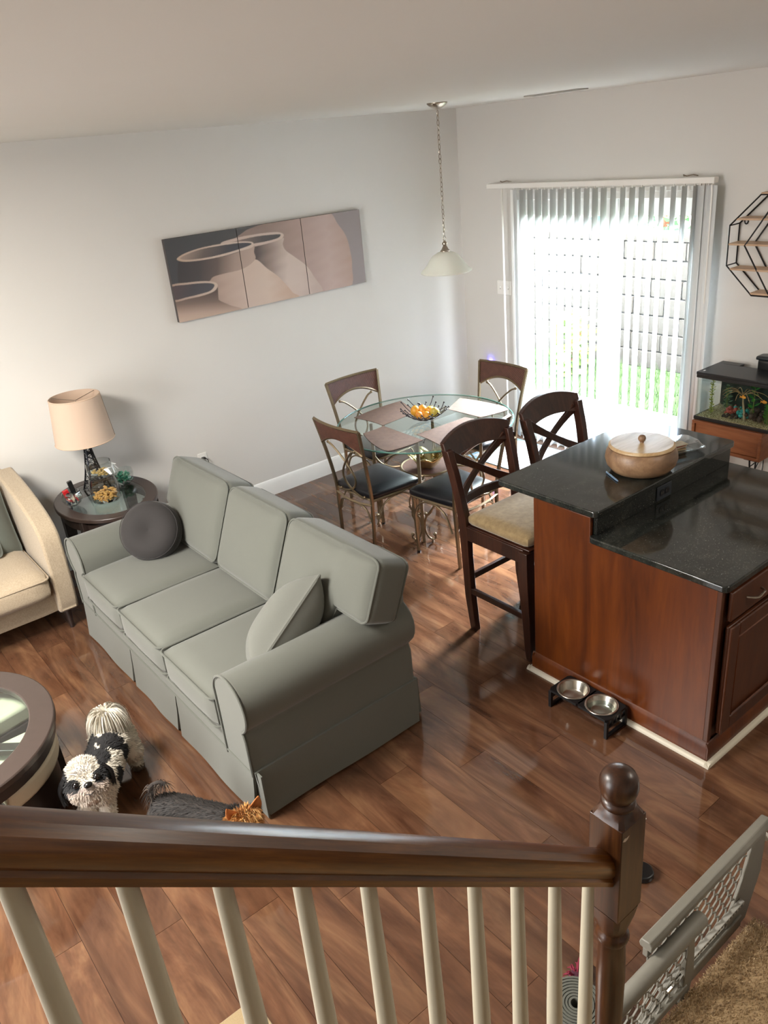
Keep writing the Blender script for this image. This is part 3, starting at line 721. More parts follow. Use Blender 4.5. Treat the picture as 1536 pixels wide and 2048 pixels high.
# jar with nuts
jc = (1.41, 4.87, EZ+.001)
jar = thing('glass_candy_jar', 'clear glass jar of cashew nuts with a smaller jar stacked as lid', 'jar', jc)
G().lathe([(1e-5, .004), (.062, .004), (.070, .012), (.072, .05), (.068, .10), (.062, .125), (.062, .13), (.059, .13), (.059, .125), (.065, .1), (.069, .05), (.067, .014), (.06, .008), (1e-5, .008)], 32).obj('jar_body', MAT['jarglass'], jar)
G().lathe([(1e-5, .131), (.055, .131), (.060, .14), (.062, .19), (.060, .21), (.057, .21), (.059, .19), (.057, .142), (.05, .136), (1e-5, .136)], 32).obj('upper_jar', MAT['jarglass'], jar)
nm_ = plain('cashew', 'c99a55', .55, var=.3, scale=60); ng = G(); pg = G()
for i in range(150):
    r, a = .056*sqrt(random.random()), random.uniform(0, 6.28); z = .016+random.random()*(.022+.02*(cos(a-.3)*r/.056*.5+.5))
    m = Matrix.Translation((r*cos(a), r*sin(a), z)) @ Matrix.Rotation(random.uniform(0, 6), 4, 'Z') @ Matrix.Rotation(random.uniform(0, 3), 4, 'X')
    ng.tube([m @ Vector(p) for p in ((-.009, 0, 0), (-.005, .004, 0), (.001, .005, 0), (.006, .002, 0), (.008, -.003, 0))], [.002, .004, .0045, .004, .002], 6)
o = ng.obj('nuts', nm_, jar); o['kind'] = 'stuff'
for i in range(40):
    r, a = .045*sqrt(random.random()), random.uniform(0, 6.28); pg.ball((r*cos(a), r*sin(a), .145+random.random()*.02), .006, (1.3, .8, .8), 5)
o = pg.obj('candies', plain('tan_candy', 'b89a5e', .5, var=.3), jar); o['kind'] = 'stuff'
rb = G(); 
for i in range(9):
    a = random.uniform(-1.6, .2); p = Vector((.063*cos(a), .063*sin(a), .185)); q = p+Vector((random.uniform(.0, .03), random.uniform(-.03, .0), random.uniform(-.05, .02))); d = Vector((-sin(a), cos(a), 0))*.012
    rb.add([p-d, p+d, q+d*.4, q-d*.6], [(0, 1, 2, 3)])
o = rb.obj('wrapper', plain('cellophane', 'eef0ee', .15), jar, smooth=False); o.modifiers.new('t', 'SOLIDIFY').thickness = .001
jar.scale = (1.28, 1.28, 1.28)
# bowl with lipsticks
bc = (1.225, 4.965, EZ+.001)
b = thing('glass_bowl', 'round faceted clear glass bowl of sweets on the end table left side', 'bowl', bc)
G().lathe([(1e-5, .004), (.028, .004), (.05, .022), (.068, .055), (.06, .085), (.05, .10), (.047, .10), (.057, .084), (.064, .055), (.047, .025), (.027, .009), (1e-5, .009)], 10).obj('bowl_body', MAT['jarglass'], b, angle=20)
cols = ['e9e4dc', 'b0242c', 'd8d4cf', '2c3a55', 'c9b9a5', '8e1d2b', 'f0ece6']
sw = []
for i in range(20):
    r, a = .035*sqrt(random.random()), random.uniform(0, 6.28); m = Matrix.Translation((r*cos(a), r*sin(a), .022+random.random()*.045)) @ Matrix.Rotation(random.uniform(0, 6), 4, 'Z') @ Matrix.Rotation(random.uniform(0, 3), 4, 'Y')
    sw.append((m, cols[i % 7]))
for h in dict.fromkeys(cols):
    g = G()
    for m, c in sw:
        if c == h: g.tube([m @ Vector((x, 0, 0)) for x in (-.018, -.011, -.010, .010, .011, .018)], [.009, .003, .0085, .0085, .003, .009], 6, flat=.6)
    o = g.obj('wrapped_sweets', plain('sweet_'+h, h, .35), b); o['kind'] = 'stuff'
t = thing('black_marker', 'black rectangular tube standing in the left glass bowl', 'tube', (1.245, 4.96, EZ+.075))
m = Matrix.Rotation(radians(-8), 4, 'Y'); G().box((-.014, -.011, 0), (.014, .011, .095), m).obj('case', MAT['blackplastic'], t, bevel=.002); G().box((-.015, -.012, .03), (.015, .012, .033), m).obj('band', MAT['wire'], t)
t = thing('red_dispenser', 'small red box with a round black cap in the left glass bowl', 'box', (1.20, 4.955, EZ+.072))
m = Matrix.Rotation(radians(-10), 4, 'Y'); G().box((-.018, -.012, 0), (.018, .012, .05), m).obj('case', plain('red_plastic', 'b81c22', .35), t, bevel=.004)
G().lathe([(1e-5, 0), (.013, 0), (.012, .006), (1e-5, .007)], 16, m=m @ Matrix.Translation((.004, -.012, .018)) @ Matrix.Rotation(radians(90), 4, 'X')).obj('cap', MAT['blackplastic'], t)
# bowl with green stones, tilted
gcn = (1.61, 5.055, EZ+.001)
b = thing('green_stone_bowl', 'square glass bowl tilted and filled with green glass stones', 'bowl', gcn)
G().lathe([(1e-5, .003), (.035, .003), (.062, .03), (.068, .07), (.060, .105), (.057, .105), (.064, .07), (.058, .032), (.034, .008), (1e-5, .008)], 8).obj('bowl_body', MAT['jarglass'], b, angle=20)
for h in ('2f7d63', '58a184', '7fb89a', '1d5c4b'):
    g = G()
    for i in range(22):
        r, a = .046*sqrt(random.random()), random.uniform(0, 6.28); g.ball((r*cos(a), r*sin(a), .02+random.random()*.065), random.uniform(.007, .011), (1, .8, .7), 4, Matrix.Rotation(random.uniform(0, 3), 4, 'X'))
    o = g.obj('stones', plain('stone_'+h, h, .12), b, smooth=False); o['kind'] = 'stuff'

# ------------------------------------------------------------------ armchair (far left)
ac = (.50, 4.88, 0)
ar = thing('armchair', 'cream boucle armchair with black tapered legs beside the long wall', 'armchair', ac)
def A(g, name, mat=None, par=None, **k): return g.obj(name, mat or MAT['boucle'], par or ar, org=ac, **k)
A(G().rbox((.515, 4.90, .235), (.83, .66, .17), .03, (0, 0, 0), 6), 'frame')
A(G().rbox((.495, 4.80, .385), (.73, .68, .17), .05, (.0, .012, .02), 12), 'seat_cushion')
A(G().tube([(x, y, .437) for x, y in rrect(.132, 4.455, .858, 5.13, .04)], .006, 6, closed=True), 'seam', MAT['boucle'], None)
for s in (1, -1):
    prof = spline([(5.25, .90), (5.05, .875), (4.85, .835), (4.66, .775), (4.55, .715), (4.50, .63), (4.492, .44), (4.51, .25), (4.54, .155)], 4)
    pl = [(p.x, p.y) for p in prof]+[(5.25, .155)]
    xi, xo = (.875, .99) if s > 0 else (.155, .04)
    A(G().prism(pl, lambda u, v, w: (w, u, v), xi, xo), 'arm', bevel=.022, seg=3, angle=50)
A(G().rbox((.50, 5.20, .60), (.90, .16, .62), .06, (0, .02, .03), 10, Matrix.Translation((.5, 5.2, .3)) @ Matrix.Rotation(radians(-8), 4, 'X') @ Matrix.Translation((-.5, -5.2, -.3))), 'backrest')
for x in (.11, .935):
    for y in (4.62, 5.18):
        A(G().lathe([(.013, 0), (.026, .16)], 12, (x, y, 0)), 'leg', MAT['espresso'])
m = Matrix.Translation((.60, 5.02, .66)) @ Matrix.Rotation(radians(-20), 4, 'X') @ Matrix.Rotation(radians(90), 4, 'X')
t = thing('armchair_pillow', 'grey teal cushion leaning on the cream armchair backrest', 'pillow', (.60, 5.02, .66))
G().rbox((0, 0, 0), (.50, .46, .17), .03, (0, 0, .04), 12, m, .04).obj('cover', MAT['teal'], t, org=(.60, 5.02, .66), sub=1)
m = Matrix.Translation((.53, 4.93, .72)) @ Matrix.Rotation(radians(8), 4, 'Y') @ Matrix.Rotation(radians(-22), 4, 'X') @ Matrix.Rotation(radians(90), 4, 'X')
t = thing('armchair_pillow', 'front grey cushion overlapping the other one on the armchair', 'pillow', (.53, 4.93, .72))
G().rbox((0, 0, 0), (.44, .42, .15), .03, (0, 0, .04), 12, m, .04).obj('cover', fabric('slate_fabric', '565c58', '747b76', 900, .3), t, org=(.53, 4.93, .72), sub=1)

# ------------------------------------------------------------------ coffee table with tucked ottomans
cc = (.035, 3.32, 0); CZ = .46
ct = thing('coffee_table', 'round espresso coffee table with glass centre at the left edge', 'table', cc)
ring(G(), .46, .50, .355, .39, CZ-.035, CZ, 64).obj('top_rim', MAT['espresso_top'], ct, bevel=.006)
ring(G(), .445, .485, .41, .45, CZ-.085, CZ-.035, 64).obj('apron', MAT['espresso'], ct)
G().lathe([(1e-5, CZ-.012), (.357, CZ-.012), (.357, CZ-.003), (1e-5, CZ-.003)], 64, sy=.392/.357).obj('glass_inset', MAT['tglass'], ct)
for a in (2, 92, 182, 272):
    x, y = .40*cos(radians(a)), .44*sin(radians(a))
    G().beam((x*1.02, y*1.02, 0), (x, y, CZ-.06), .055, .055, (1, 0, 0)).obj('leg', MAT['espresso'], ct, bevel=.004)
for a in (47, 137):
    d = Vector((cos(radians(a)), sin(radians(a)), 0)); G().beam(tuple(d*-.40+Vector((0, 0, CZ-.055))), tuple(d*.40+Vector((0, 0, CZ-.055 if a == 47 else CZ-.057))), .05, .03).obj('crossbar', MAT['espresso'], ct, bevel=.003)
for k, (a0, lb) in enumerate(((-85, 'cream topped wedge ottoman tucked under the coffee table towards the dogs'), (5, 'cream topped wedge ottoman tucked under the coffee table towards the armchair'), (95, 'cream topped wedge ottoman under the far side of the coffee table'), (185, 'cream topped wedge ottoman under the coffee table nearest the stairs'))):
    a0 += 0; ps = []
    c = Vector((cos(radians(a0+45)), sin(radians(a0+45))))*.085
    for i in range(13):
        a = radians(a0+6+i*78/12); ps.append((c.x+.36*cos(a), c.y+.385*sin(a)))
    ps.append((c.x, c.y))
    t = thing('ottoman', lb, 'ottoman', cc, 0, 'ottomans tucked under the coffee table')
    G().prism(ps, lambda u, v, w: (u, v, w), .27, .36).obj('cushion', MAT['cream'], t, bevel=.02, seg=3)
    G().prism([(c.x*.08+u*.92, c.y*.08+v*.92) for u, v in ps], lambda u, v, w: (u, v, w), .06, .27).obj('base', MAT['espresso'], t, bevel=.004)
    for i in (1, 11, 13): G().lathe([(.016, 0), (.02, .07)], 8, (ps[i][0]*.85, ps[i][1]*.85, 0)).obj('foot', MAT['blackplastic'], t)
# ------------------------------------------------------------------ dining table
tc = (3.44, 4.07, 0); TZ = .755
dt = thing('dining_table', 'round glass dining table on scrolled bronze metal legs', 'table', tc)
G().lathe([(1e-5, TZ-.012), (.612, TZ-.012), (.62, TZ-.008), (.62, TZ-.004), (.612, TZ), (1e-5, TZ)], 96).obj('glass_top', MAT['tglass'], dt, angle=20)
G().tube([(.6185*cos(2*pi*i/96), .6185*sin(2*pi*i/96), TZ-.006) for i in range(96)], .0052, 6, closed=True).obj('glass_rim', MAT['edge'], dt)
G().lathe([(1e-5, .412), (.185, .412), (.185, .422), (1e-5, .422)], 40).obj('rattan_shelf', MAT['rattan'], dt)
G().tube([(.19*cos(2*pi*i/48), .19*sin(2*pi*i/48), .416) for i in range(48)], .011, 8, closed=True).obj('shelf_ring', MAT['bronze'], dt)
G().tube([(.21*cos(2*pi*i/48), .21*sin(2*pi*i/48), .31) for i in range(48)], .009, 8, closed=True).obj('lower_ring', MAT['bronze'], dt)
for a in (41, 131, 221, 311):
    d = Vector((cos(radians(a)), sin(radians(a)), 0)); e = Vector((-d.y, d.x, 0)); c = d*.385
    lg = G().beam(c, c+Vector((0, 0, TZ-.014)), .022, .022, tuple(d)).obj('leg', MAT['bronze'], dt, bevel=.003)
    for s in (-1, 1):
        q = lambda u, z: tuple(c+e*(s*u)+Vector((0, 0, z)))
        G().tube(spline([q(.078, .055), q(.082, .035), q(.066, .022), q(.04, .03), (q(.018, .07)), q(.012, .14), q(.03, .20), q(.065, .245), q(.09, .275)], 5), .0075, 6).obj('scroll', MAT['bronze'], lg)
        G().tube(spline([q(.022, .215), q(.035, .205), q(.055, .222), q(.075, .26), q(.082, .30), q(.072, .345), q(.045, .37), q(.022, .362)], 5), .0065, 6).obj('scroll', MAT['bronze'], lg)
        b = G(); b.ball(q(.078, .058), .013, n=6); b.ball(q(.022, .215), .011, n=6); b.lathe([(.009, 0), (.009, .022)], 8, q(.06, 0)); b.obj('scroll_foot', MAT['bronze'], lg)
    G().tube(spline([c+Vector((0, 0, .20)), d*.33+Vector((0, 0, .26)), d*.26+Vector((0, 0, .30)), d*.205+Vector((0, 0, .31))], 5), .008, 6).obj('brace', MAT['bronze'], lg)
    G().tube(spline([c+Vector((0, 0, .50)), d*.34+Vector((0, 0, .44)), d*.27+Vector((0, 0, .412)), d*.195+Vector((0, 0, .414))], 5), .008, 6).obj('brace', MAT['bronze'], lg)
# placemats: wedge shapes with curved edges
mats = [([(3.17, 4.535), (3.635, 4.56), (3.53, 4.255), (3.19, 4.225)], 'woven brown placemat on the long wall side of the glass table'),
        ([(3.0, 4.205), (3.185, 4.215), (3.165, 3.775), (2.875, 3.80)], 'woven brown placemat on the sofa side of the glass table'),
        ([(3.21, 3.889), (3.655, 3.884), (3.721, 3.605), (3.16, 3.56)], 'woven brown placemat on the bar stool side of the glass table'),
        ([(3.707, 4.11), (3.945, 4.235), (3.985, 3.745), (3.716, 3.79)], 'woven brown placemat on the patio door side of the glass table')]
for pts, lb in mats:
    cx, cy = sum(p[0] for p in pts)/4, sum(p[1] for p in pts)/4; out = []
    for i in range(4):
        a, b = pts[i], pts[(i+1) % 4]
        for k in range(6):
            t = k/6; x, y = a[0]+(b[0]-a[0])*t, a[1]+(b[1]-a[1])*t
            dm = sqrt((x-3.44)**2+(y-4.07)**2); f = sin(pi*t)*.02
            mm = sqrt(((a[0]+b[0])/2-3.44)**2+((a[1]+b[1])/2-4.07)**2)
            s = 1 if mm > .44 else (-1 if mm > .33 else 0)
            x += (x-3.44)/dm*f*s; y += (y-4.07)/dm*f*s
            dm = sqrt((x-3.44)**2+(y-4.07)**2); lim = .606
            if dm > lim: x, y = 3.44+(x-3.44)*lim/dm, 4.07+(y-4.07)*lim/dm
            out.append((x-cx, y-cy))
    ar_ = sum(out[i-1][0]*out[i][1]-out[i][0]*out[i-1][1] for i in range(len(out)))
    if ar_ < 0: out = out[::-1]
    tag(G().prism(out, lambda u, v, w: (u, v, w), 0, .003).obj('placemat', MAT['mat'], smooth=False), lb, 'placemat', 'woven placemats on the glass table', (cx, cy, TZ+.0005))
# wire fruit bowl
fb = (3.435, 4.055, TZ+.001)
wb_ = thing('wire_fruit_bowl', 'dark wire basket with ball tipped rods holding orange fruit', 'bowl', fb)
bz = lambda x, y: .010+3.0*(x*x+y*y) if True else 0
balls = G(); rot = radians(18)
def R2(x, y): return (x*cos(rot)-y*sin(rot), x*sin(rot)+y*cos(rot))
k = 0
for ax in (0, 1):
    for i in range(7):
        o = -.105+.035*i; h = sqrt(max(0, .155**2-o*o))*random.uniform(.88, 1.12); e0 = -h; e1 = h
        if ax == 0 and i in (4, 5): e1 += .02
        if ax == 1 and i in (3, 5): e1 += .02
        pts = []
        for j in range(11):
            u = e0+(e1-e0)*j/10; x, y = (u, o) if ax == 0 else (o, u)
            X_, Y_ = R2(x, y); pts.append((X_, Y_, bz(x, y)+(.003 if ax else 0)))
        G().tube(pts, .0028, 5).obj('rod', MAT['basket'], wb_)
        balls.ball(pts[0], .0065, n=5); balls.ball(pts[-1], .0065, n=5)
balls.obj('ball_tips', MAT['basket'], wb_)
fr = [(-.062, .035, 'leftmost yellow orange mango in the wire bowl', 'e0a02c', 1.15), (-.012, .045, 'orange mango with pointed top at the back of the wire bowl', 'e39a25', 1.2), (.042, .022, 'orange mango at the back right of the wire bowl', 'e2a232', 1.15), (.068, -.032, 'yellow green mango on the right of the wire bowl', 'c9ac45', 1.1),
      (-.040, -.018, 'small reddish orange fruit front left in the wire bowl', 'e58a3c', .85), (.012, -.036, 'small dark tipped orange fruit at the front of the wire bowl', 'd8902c', .85), (.0, .0, 'orange fruit under the others in the wire bowl', 'dc9630', .8)]
for i, (u, v, lb, h, s) in enumerate(fr):
    # u: to the camera's right, v: away from the camera
    x = u*.80+v*.59; y = -u*.59+v*.80; r = .031*s; z = bz(x, y)*.75+r+.012 if i < 6 else r+.02
    t = thing('mango', lb, 'fruit', (fb[0]+x, fb[1]+y, fb[2]+z), 0, 'fruit in the wire bowl')
    m = Matrix.Rotation(random.uniform(-.5, .5), 4, 'X') @ Matrix.Rotation(random.uniform(-.6, .6), 4, 'Y')
    mm_ = N('mango_skin_%d' % i); vv = mm_.coord(); mm_.set(Base_Color=mm_.ramp(mm_.noise(vv, 22, 3), [(.3, h), (.7, 'f0b347' if i != 3 else 'b7b152')]), Roughness=.38)
    G().lathe([(1e-5, -r*1.08), (r*.5, -r*.98), (r*.88, -r*.5), (r, 0), (r*.9, r*.5), (r*.6, r*.92), (r*.25, r*1.16), (1e-5, r*1.2)], 20, m=m).obj('flesh', mm_.m, t, angle=80)
    G().lathe([(r*.1, 0), (r*.08, r*.14), (1e-5, r*.16)], 8, m=m @ Matrix.Translation((0, 0, r*1.17))).obj('stem', MAT['walnut'], t)
# gold wavy bowl on the lower shelf
gb = (3.40, 4.02, .4225)
t = thing('gold_leaf_bowl', 'shiny gold leaf shaped bowl on the rattan shelf under the table', 'bowl', gb)
g = G(); n = 40; vs = []
for r, z in ((.02, .004), (.05, .012), (.08, .04), (.10, .075), (.125, .10)):
    for j in range(n):
        a = 2*pi*j/n; w = 1+.14*cos(5*a)*(r/.125); vs.append((r*w*cos(a), r*w*sin(a), z+.018*cos(5*a)*(r/.125)))
g.add(vs, [(i*n+j, i*n+(j+1) % n, (i+1)*n+(j+1) % n, (i+1)*n+j) for i in range(4) for j in range(n)]+[tuple(range(n))])
o = g.obj('bowl_body', MAT['gold'], t, angle=80); o.modifiers.new('t', 'SOLIDIFY').thickness = .003
lf = G()
for k in range(6):
    a = k*pi/3+.3; c = Vector((.05*cos(a), .05*sin(a), .05)); d = Vector((cos(a), sin(a), .8)).normalized(); e = Vector((-sin(a), cos(a), 0))
    lf.add([c, c+d*.05+e*.025, c+d*.11, c+d*.05-e*.025], [(0, 1, 2, 3)])
o = lf.obj('leaves', MAT['gold'], t); o.modifiers.new('t', 'SOLIDIFY').thickness = .002

# ------------------------------------------------------------------ dining chairs (back at local y = 0, seat towards +y)
def dining_chair(label, loc, rz):
    t = thing('dining_chair', label, 'chair', loc, rz, 'metal dining chairs around the glass table')
    def px(z): return .183+.012*z/.42 if z < .42 else .195+.048*((z-.42)/.51)**1.4
    def pyy(z): return -.01+.01*z/.42 if z < .42 else -.085*((z-.42)/.51)**1.3
    B = MAT['bronze']
    zs = [.0, .2, .42, .5, .6, .7, .8, .9, .935]
    for s in (-1, 1):
        G().tube([(s*px(z), pyy(z), z) for z in zs], .0125, 4).obj('back_post', B, t, smooth=False)
        G().tube([(s*.198, .365, 0), (s*.205, .37, .42)], .0115, 4).obj('front_leg', B, t, smooth=False)
    bow = lambda x, w: -.030*(1-(x/w)**2)
    xw = px(.935)
    G().tube([(xw*k/8, pyy(.935)+bow(xw*k/8, xw), .935) for k in range(-8, 9)], .0115, 4).obj('top_rail', B, t, smooth=False)
    arch = lambda x: .765+.075*(1-(x/.222)**2)
    xa = px(.77)
    G().tube([(xa*k/10, pyy(.80)+bow(xa*k/10, xa)*.8, arch(xa*k/10)) for k in range(-10, 11)], .009, 4).obj('arch_rail', B, t, smooth=False)
    g = G(); n = 20; vs = []
    for d in (-.004, .004):
        for k in range(n+1):
            f = k/n*2-1
            for z, top in ((0, 0), (0, .5), (0, 1)):
                x = f*(px(.80)+(px(.93)-px(.80))*top); zl = arch(f*.222); zz = zl+(.93-zl)*top
                vs.append((x, pyy(zz)+bow(x, xw)*(.8+.2*top)+d, zz))
    m3 = 3*(n+1)
    for k in range(n):
        for j in range(2):
            a = 3*k+j; g.f += [(a, a+3, a+4, a+1), (m3+a, m3+a+1, m3+a+4, m3+a+3)]
    g.v = vs; g.obj('rattan_panel', MAT['rattan'], t)
    y_ = lambda z: pyy(z)-.008
    for s in (-1, 1):
        pts = [(-.125, .775), (-.09, .758), (-.03, .70), (.035, .62), (.052, .56), (.035, .50), (-.01, .452), (-.06, .436)]
        pts2 = [(-.15, .78), (-.11, .765), (-.045, .71), (.02, .64), (.06, .57), (.045, .505), (-.02, .455), (-.10, .432), (-.13, .436)]
        G().tube(spline([(s*x, y_(z)+s*.003, z) for x, z in pts2], 5), .0075, 6).obj('back_scroll', B, t)
        b = G(); b.ball((-s*.15, y_(.78)+s*.003, .782), .011, n=6); b.ball((-s*.13, y_(.436), .438), .010, n=6); b.obj('scroll_ball', B, t)
    # seat frame, cushion
    fr = [(-.20, .005), (-.215, .20), (-.215, .375), (0, .395), (.215, .375), (.215, .20), (.20, .005)]
    loop = [(-.2, .003), (.2, .003), (.214, .19), (.214, .37), (.12, .388), (0, .394), (-.12, .388), (-.214, .37), (-.214, .19)]
    G().tube([(x, y, .425) for x, y in loop], .010, 4, closed=True).obj('seat_frame', B, t, smooth=False)
    G().tube([(-.195, -.004, .395), (-.1, -.022, .388), (0, -.028, .386), (.1, -.022, .388), (.195, -.004, .395)], .009, 4).obj('back_stretcher', B, t, smooth=False)
    m = Matrix.Translation((0, .195, .452))
    sg = G().rbox((0, 0, 0), (.425, .395, .06), .026, (.004, .004, .022), 10, m)
    sg.v = [(x*(.93+.16*(y-.0)/.4), y, z) for x, y, z in sg.v]
    sg.obj('seat_cushion', MAT['black_leather'], t)
    for s in (-1, 1):
        G().tube(spline([(s*.205, .02, .25), (s*.206, .07, .36), (s*.207, .14, .405), (s*.208, .20, .412), (s*.208, .26, .405), (s*.207, .33, .36), (s*.205, .368, .28)], 4), .0065, 6).obj('side_arch', B, t)
        G().tube(spline([(s*.17, .375, .30), (s*.12, .385, .37), (s*.06, .392, .405), (0, .394, .412)], 4), .0065, 6).obj('front_arch', B, t)
        G().tube(spline([(s*.183, -.005, .26), (s*.14, -.012, .35), (s*.08, -.02, .378), (0, -.025, .382)], 4), .0065, 6).obj('back_arch', B, t)
        G().tube(spline([(s*.205, .365, .40), (s*.207, .385, .33), (s*.2, .40, .27), (s*.195, .385, .235), (s*.198, .372, .22)], 4), .0065, 6).obj('front_scroll', B, t)
        G().lathe([(.013, 0), (.013, .012)], 8, (s*.198, .365, 0)).obj('foot_cap', MAT['blackplastic'], t)
    return t
c1 = dining_chair('metal dining chair behind the grey sofa with its rattan back to the camera', (2.775, 4.065, 0), radians(-90))
copy_tree(c1, (3.45, 4.82, 0), radians(180), 'metal dining chair standing in front of the long wall behind the table')
copy_tree(c1, (4.235, 4.15, 0), radians(90), 'metal dining chair between the glass table and the patio door blinds')
copy_tree(c1, (3.235, 3.375, 0), radians(2), 'metal dining chair mostly hidden behind the first bar stool')

# ------------------------------------------------------------------ bar stools (local: back at +y, faces -y)
def bar_stool(label, loc):
    t = thing('bar_stool', label, 'stool', loc, 0, 'dark bar stools at the island')
    Wd = MAT['mahogany']; hw = .225; sd = .46
    for s in (-1, 1):
        # rear post: curves backwards above the seat
        prof = [(.0, .41), (.2, .435), (.45, .447), (.62, .452), (.70, .458), (.80, .475), (.92, .50), (1.02, .53), (1.06, .54)]
        g = G(); vs = []
        for z, y in prof:
            k = .024 if z < .1 else (.033 if .45 < z < .8 else .029)
            kk = .018 if z < .1 else .02; x = s*(hw-.02+.02*max(0, z-.65)/.4)
            vs += [(x-kk, y-k, z), (x+kk, y-k, z), (x+kk, y+k*.8, z), (x-kk, y+k*.8, z)]
        g.v = vs; n = len(prof)
        for i in range(n-1):
            for j in range(4): g.f.append((i*4+j, i*4+(j+1) % 4, (i+1)*4+(j+1) % 4, (i+1)*4+j))
        g.f += [(3, 2, 1, 0), (4*n-4, 4*n-3, 4*n-2, 4*n-1)]
        g.obj('back_post', Wd, t, bevel=.003)
        g = G(); pf = [(0, -.012, .017), (.06, -.010, .021), (.35, .002, .027), (.5, .008, .030), (.64, .01, .028)]; vs = []
        for z, y, k in pf: x = s*(hw-.012); vs += [(x-k, y-k, z), (x+k, y-k, z), (x+k, y+k, z), (x-k, y+k, z)]
        g.v = vs; n = len(pf)
        for i in range(n-1):
            for j in range(4): g.f.append((i*4+j, i*4+(j+1) % 4, (i+1)*4+(j+1) % 4, (i+1)*4+j))
        g.f += [(3, 2, 1, 0), (4*n-4, 4*n-3, 4*n-2, 4*n-1)]
        g.obj('front_leg', Wd, t, bevel=.003)
        G().box((s*(hw-.012)-.011, .02, .565), (s*(hw-.012)+.011, .44, .645)).obj('side_apron', Wd, t, bevel=.003)
        G().box((s*(hw-.012)-.011, .01, .235), (s*(hw-.012)+.011, .43, .27)).obj('side_stretcher', Wd, t, bevel=.003)
    G().box((-hw+.015, -.004, .565), (hw-.015, .018, .645)).obj('front_apron', Wd, t, bevel=.003)
    G().box((-hw+.015, .435, .565), (hw-.015, .457, .645)).obj('rear_apron', Wd, t, bevel=.003)
    G().box((-hw+.015, .42, .31), (hw-.015, .442, .345)).obj('rear_stretcher', Wd, t, bevel=.003)
    G().box((-hw+.015, -.012, .175), (hw-.015, .012, .225)).obj('foot_rail', Wd, t, bevel=.003)
    G().box((-hw+.008, -.015, .643), (hw-.008, .46, .652)).obj('seat_board', Wd, t, bevel=.003)
    sg = G().rbox((0, .215, .682), (.425, .44, .066), .03, (.003, .003, .018), 12); sg.obj('seat_cushion', MAT['suede'], t)
    # curved crest rail and lower rail, X brace
    def rail(z0, z1, lift, name, th=.026):
        g = G(); n = 16; vs = []; hx = hw+.018 if z1 > .9 else hw-.02
        for k in range(n+1):
            f = k/n*2-1; x = f*hx; q = 1-f*f
            zb, zt = z0+lift*.75*q, z1+lift*q
            yb = (.50+(zb-.92)*.3)+.030*q if z0 > .85 else .478+.03*q; yt = (.50+(zt-.92)*.33)+.030*q if z0 > .85 else .485+.03*q
            vs += [(x, yb-th/2, zb), (x, yb+th/2, zb), (x, yt+th/2, zt), (x, yt-th/2, zt)]
        g.v = vs
        for i in range(n):
            for j in range(4): g.f.append((i*4+j, i*4+(j+1) % 4, (i+1)*4+(j+1) % 4, (i+1)*4+j))
        g.f += [(3, 2, 1, 0), (4*n, 4*n+1, 4*n+2, 4*n+3)]
        g.obj(name, Wd, t, bevel=.004)
    rail(.985, 1.095, .045, 'crest_rail', .03); rail(.735, .775, .012, 'lower_rail', .022)
    for s in (-1, 1):
        pts = []
        for k in range(9):
            f = k/8*2-1; q = 1-f*f; z = .765+(1.02-.765)*k/8
            pts.append(Vector((s*f*(hw-.02), .483+(z-.765)*.19+.03*q+s*.004, z)))
        g = G(); vs = []
        for i, p in enumerate(pts):
            w = .019+.010*abs(i/4-1)**2; d = Vector((s*.86, 0, -.8)).normalized(); 
            d = Vector((s*.5, 0, -.86)).normalized() if False else Vector((-.62*s, 0, .78)); d = Vector((.57, 0, -.82*s)) if s > 0 else Vector((.57, 0, .82))
            vs += [p-d*w+Vector((0, -.009, 0)), p+d*w+Vector((0, -.009, 0)), p+d*w+Vector((0, .009, 0)), p-d*w+Vector((0, .009, 0))]
        g.v = [tuple(v) for v in vs]; n = 8
        for i in range(n):
            for j in range(4): g.f.append((i*4+j, i*4+(j+1) % 4, (i+1)*4+(j+1) % 4, (i+1)*4+j))
        g.f += [(3, 2, 1, 0), (4*n, 4*n+1, 4*n+2, 4*n+3)]
        g.obj('cross_brace', Wd, t, bevel=.003)
    return t
s1 = bar_stool('dark wooden bar stool with tan suede seat, the one nearest the sofa', (2.835, 2.385, 0))
copy_tree(s1, (3.435, 2.385, 0), 0, 'dark wooden bar stool nearest the patio door, only its cross back showing')

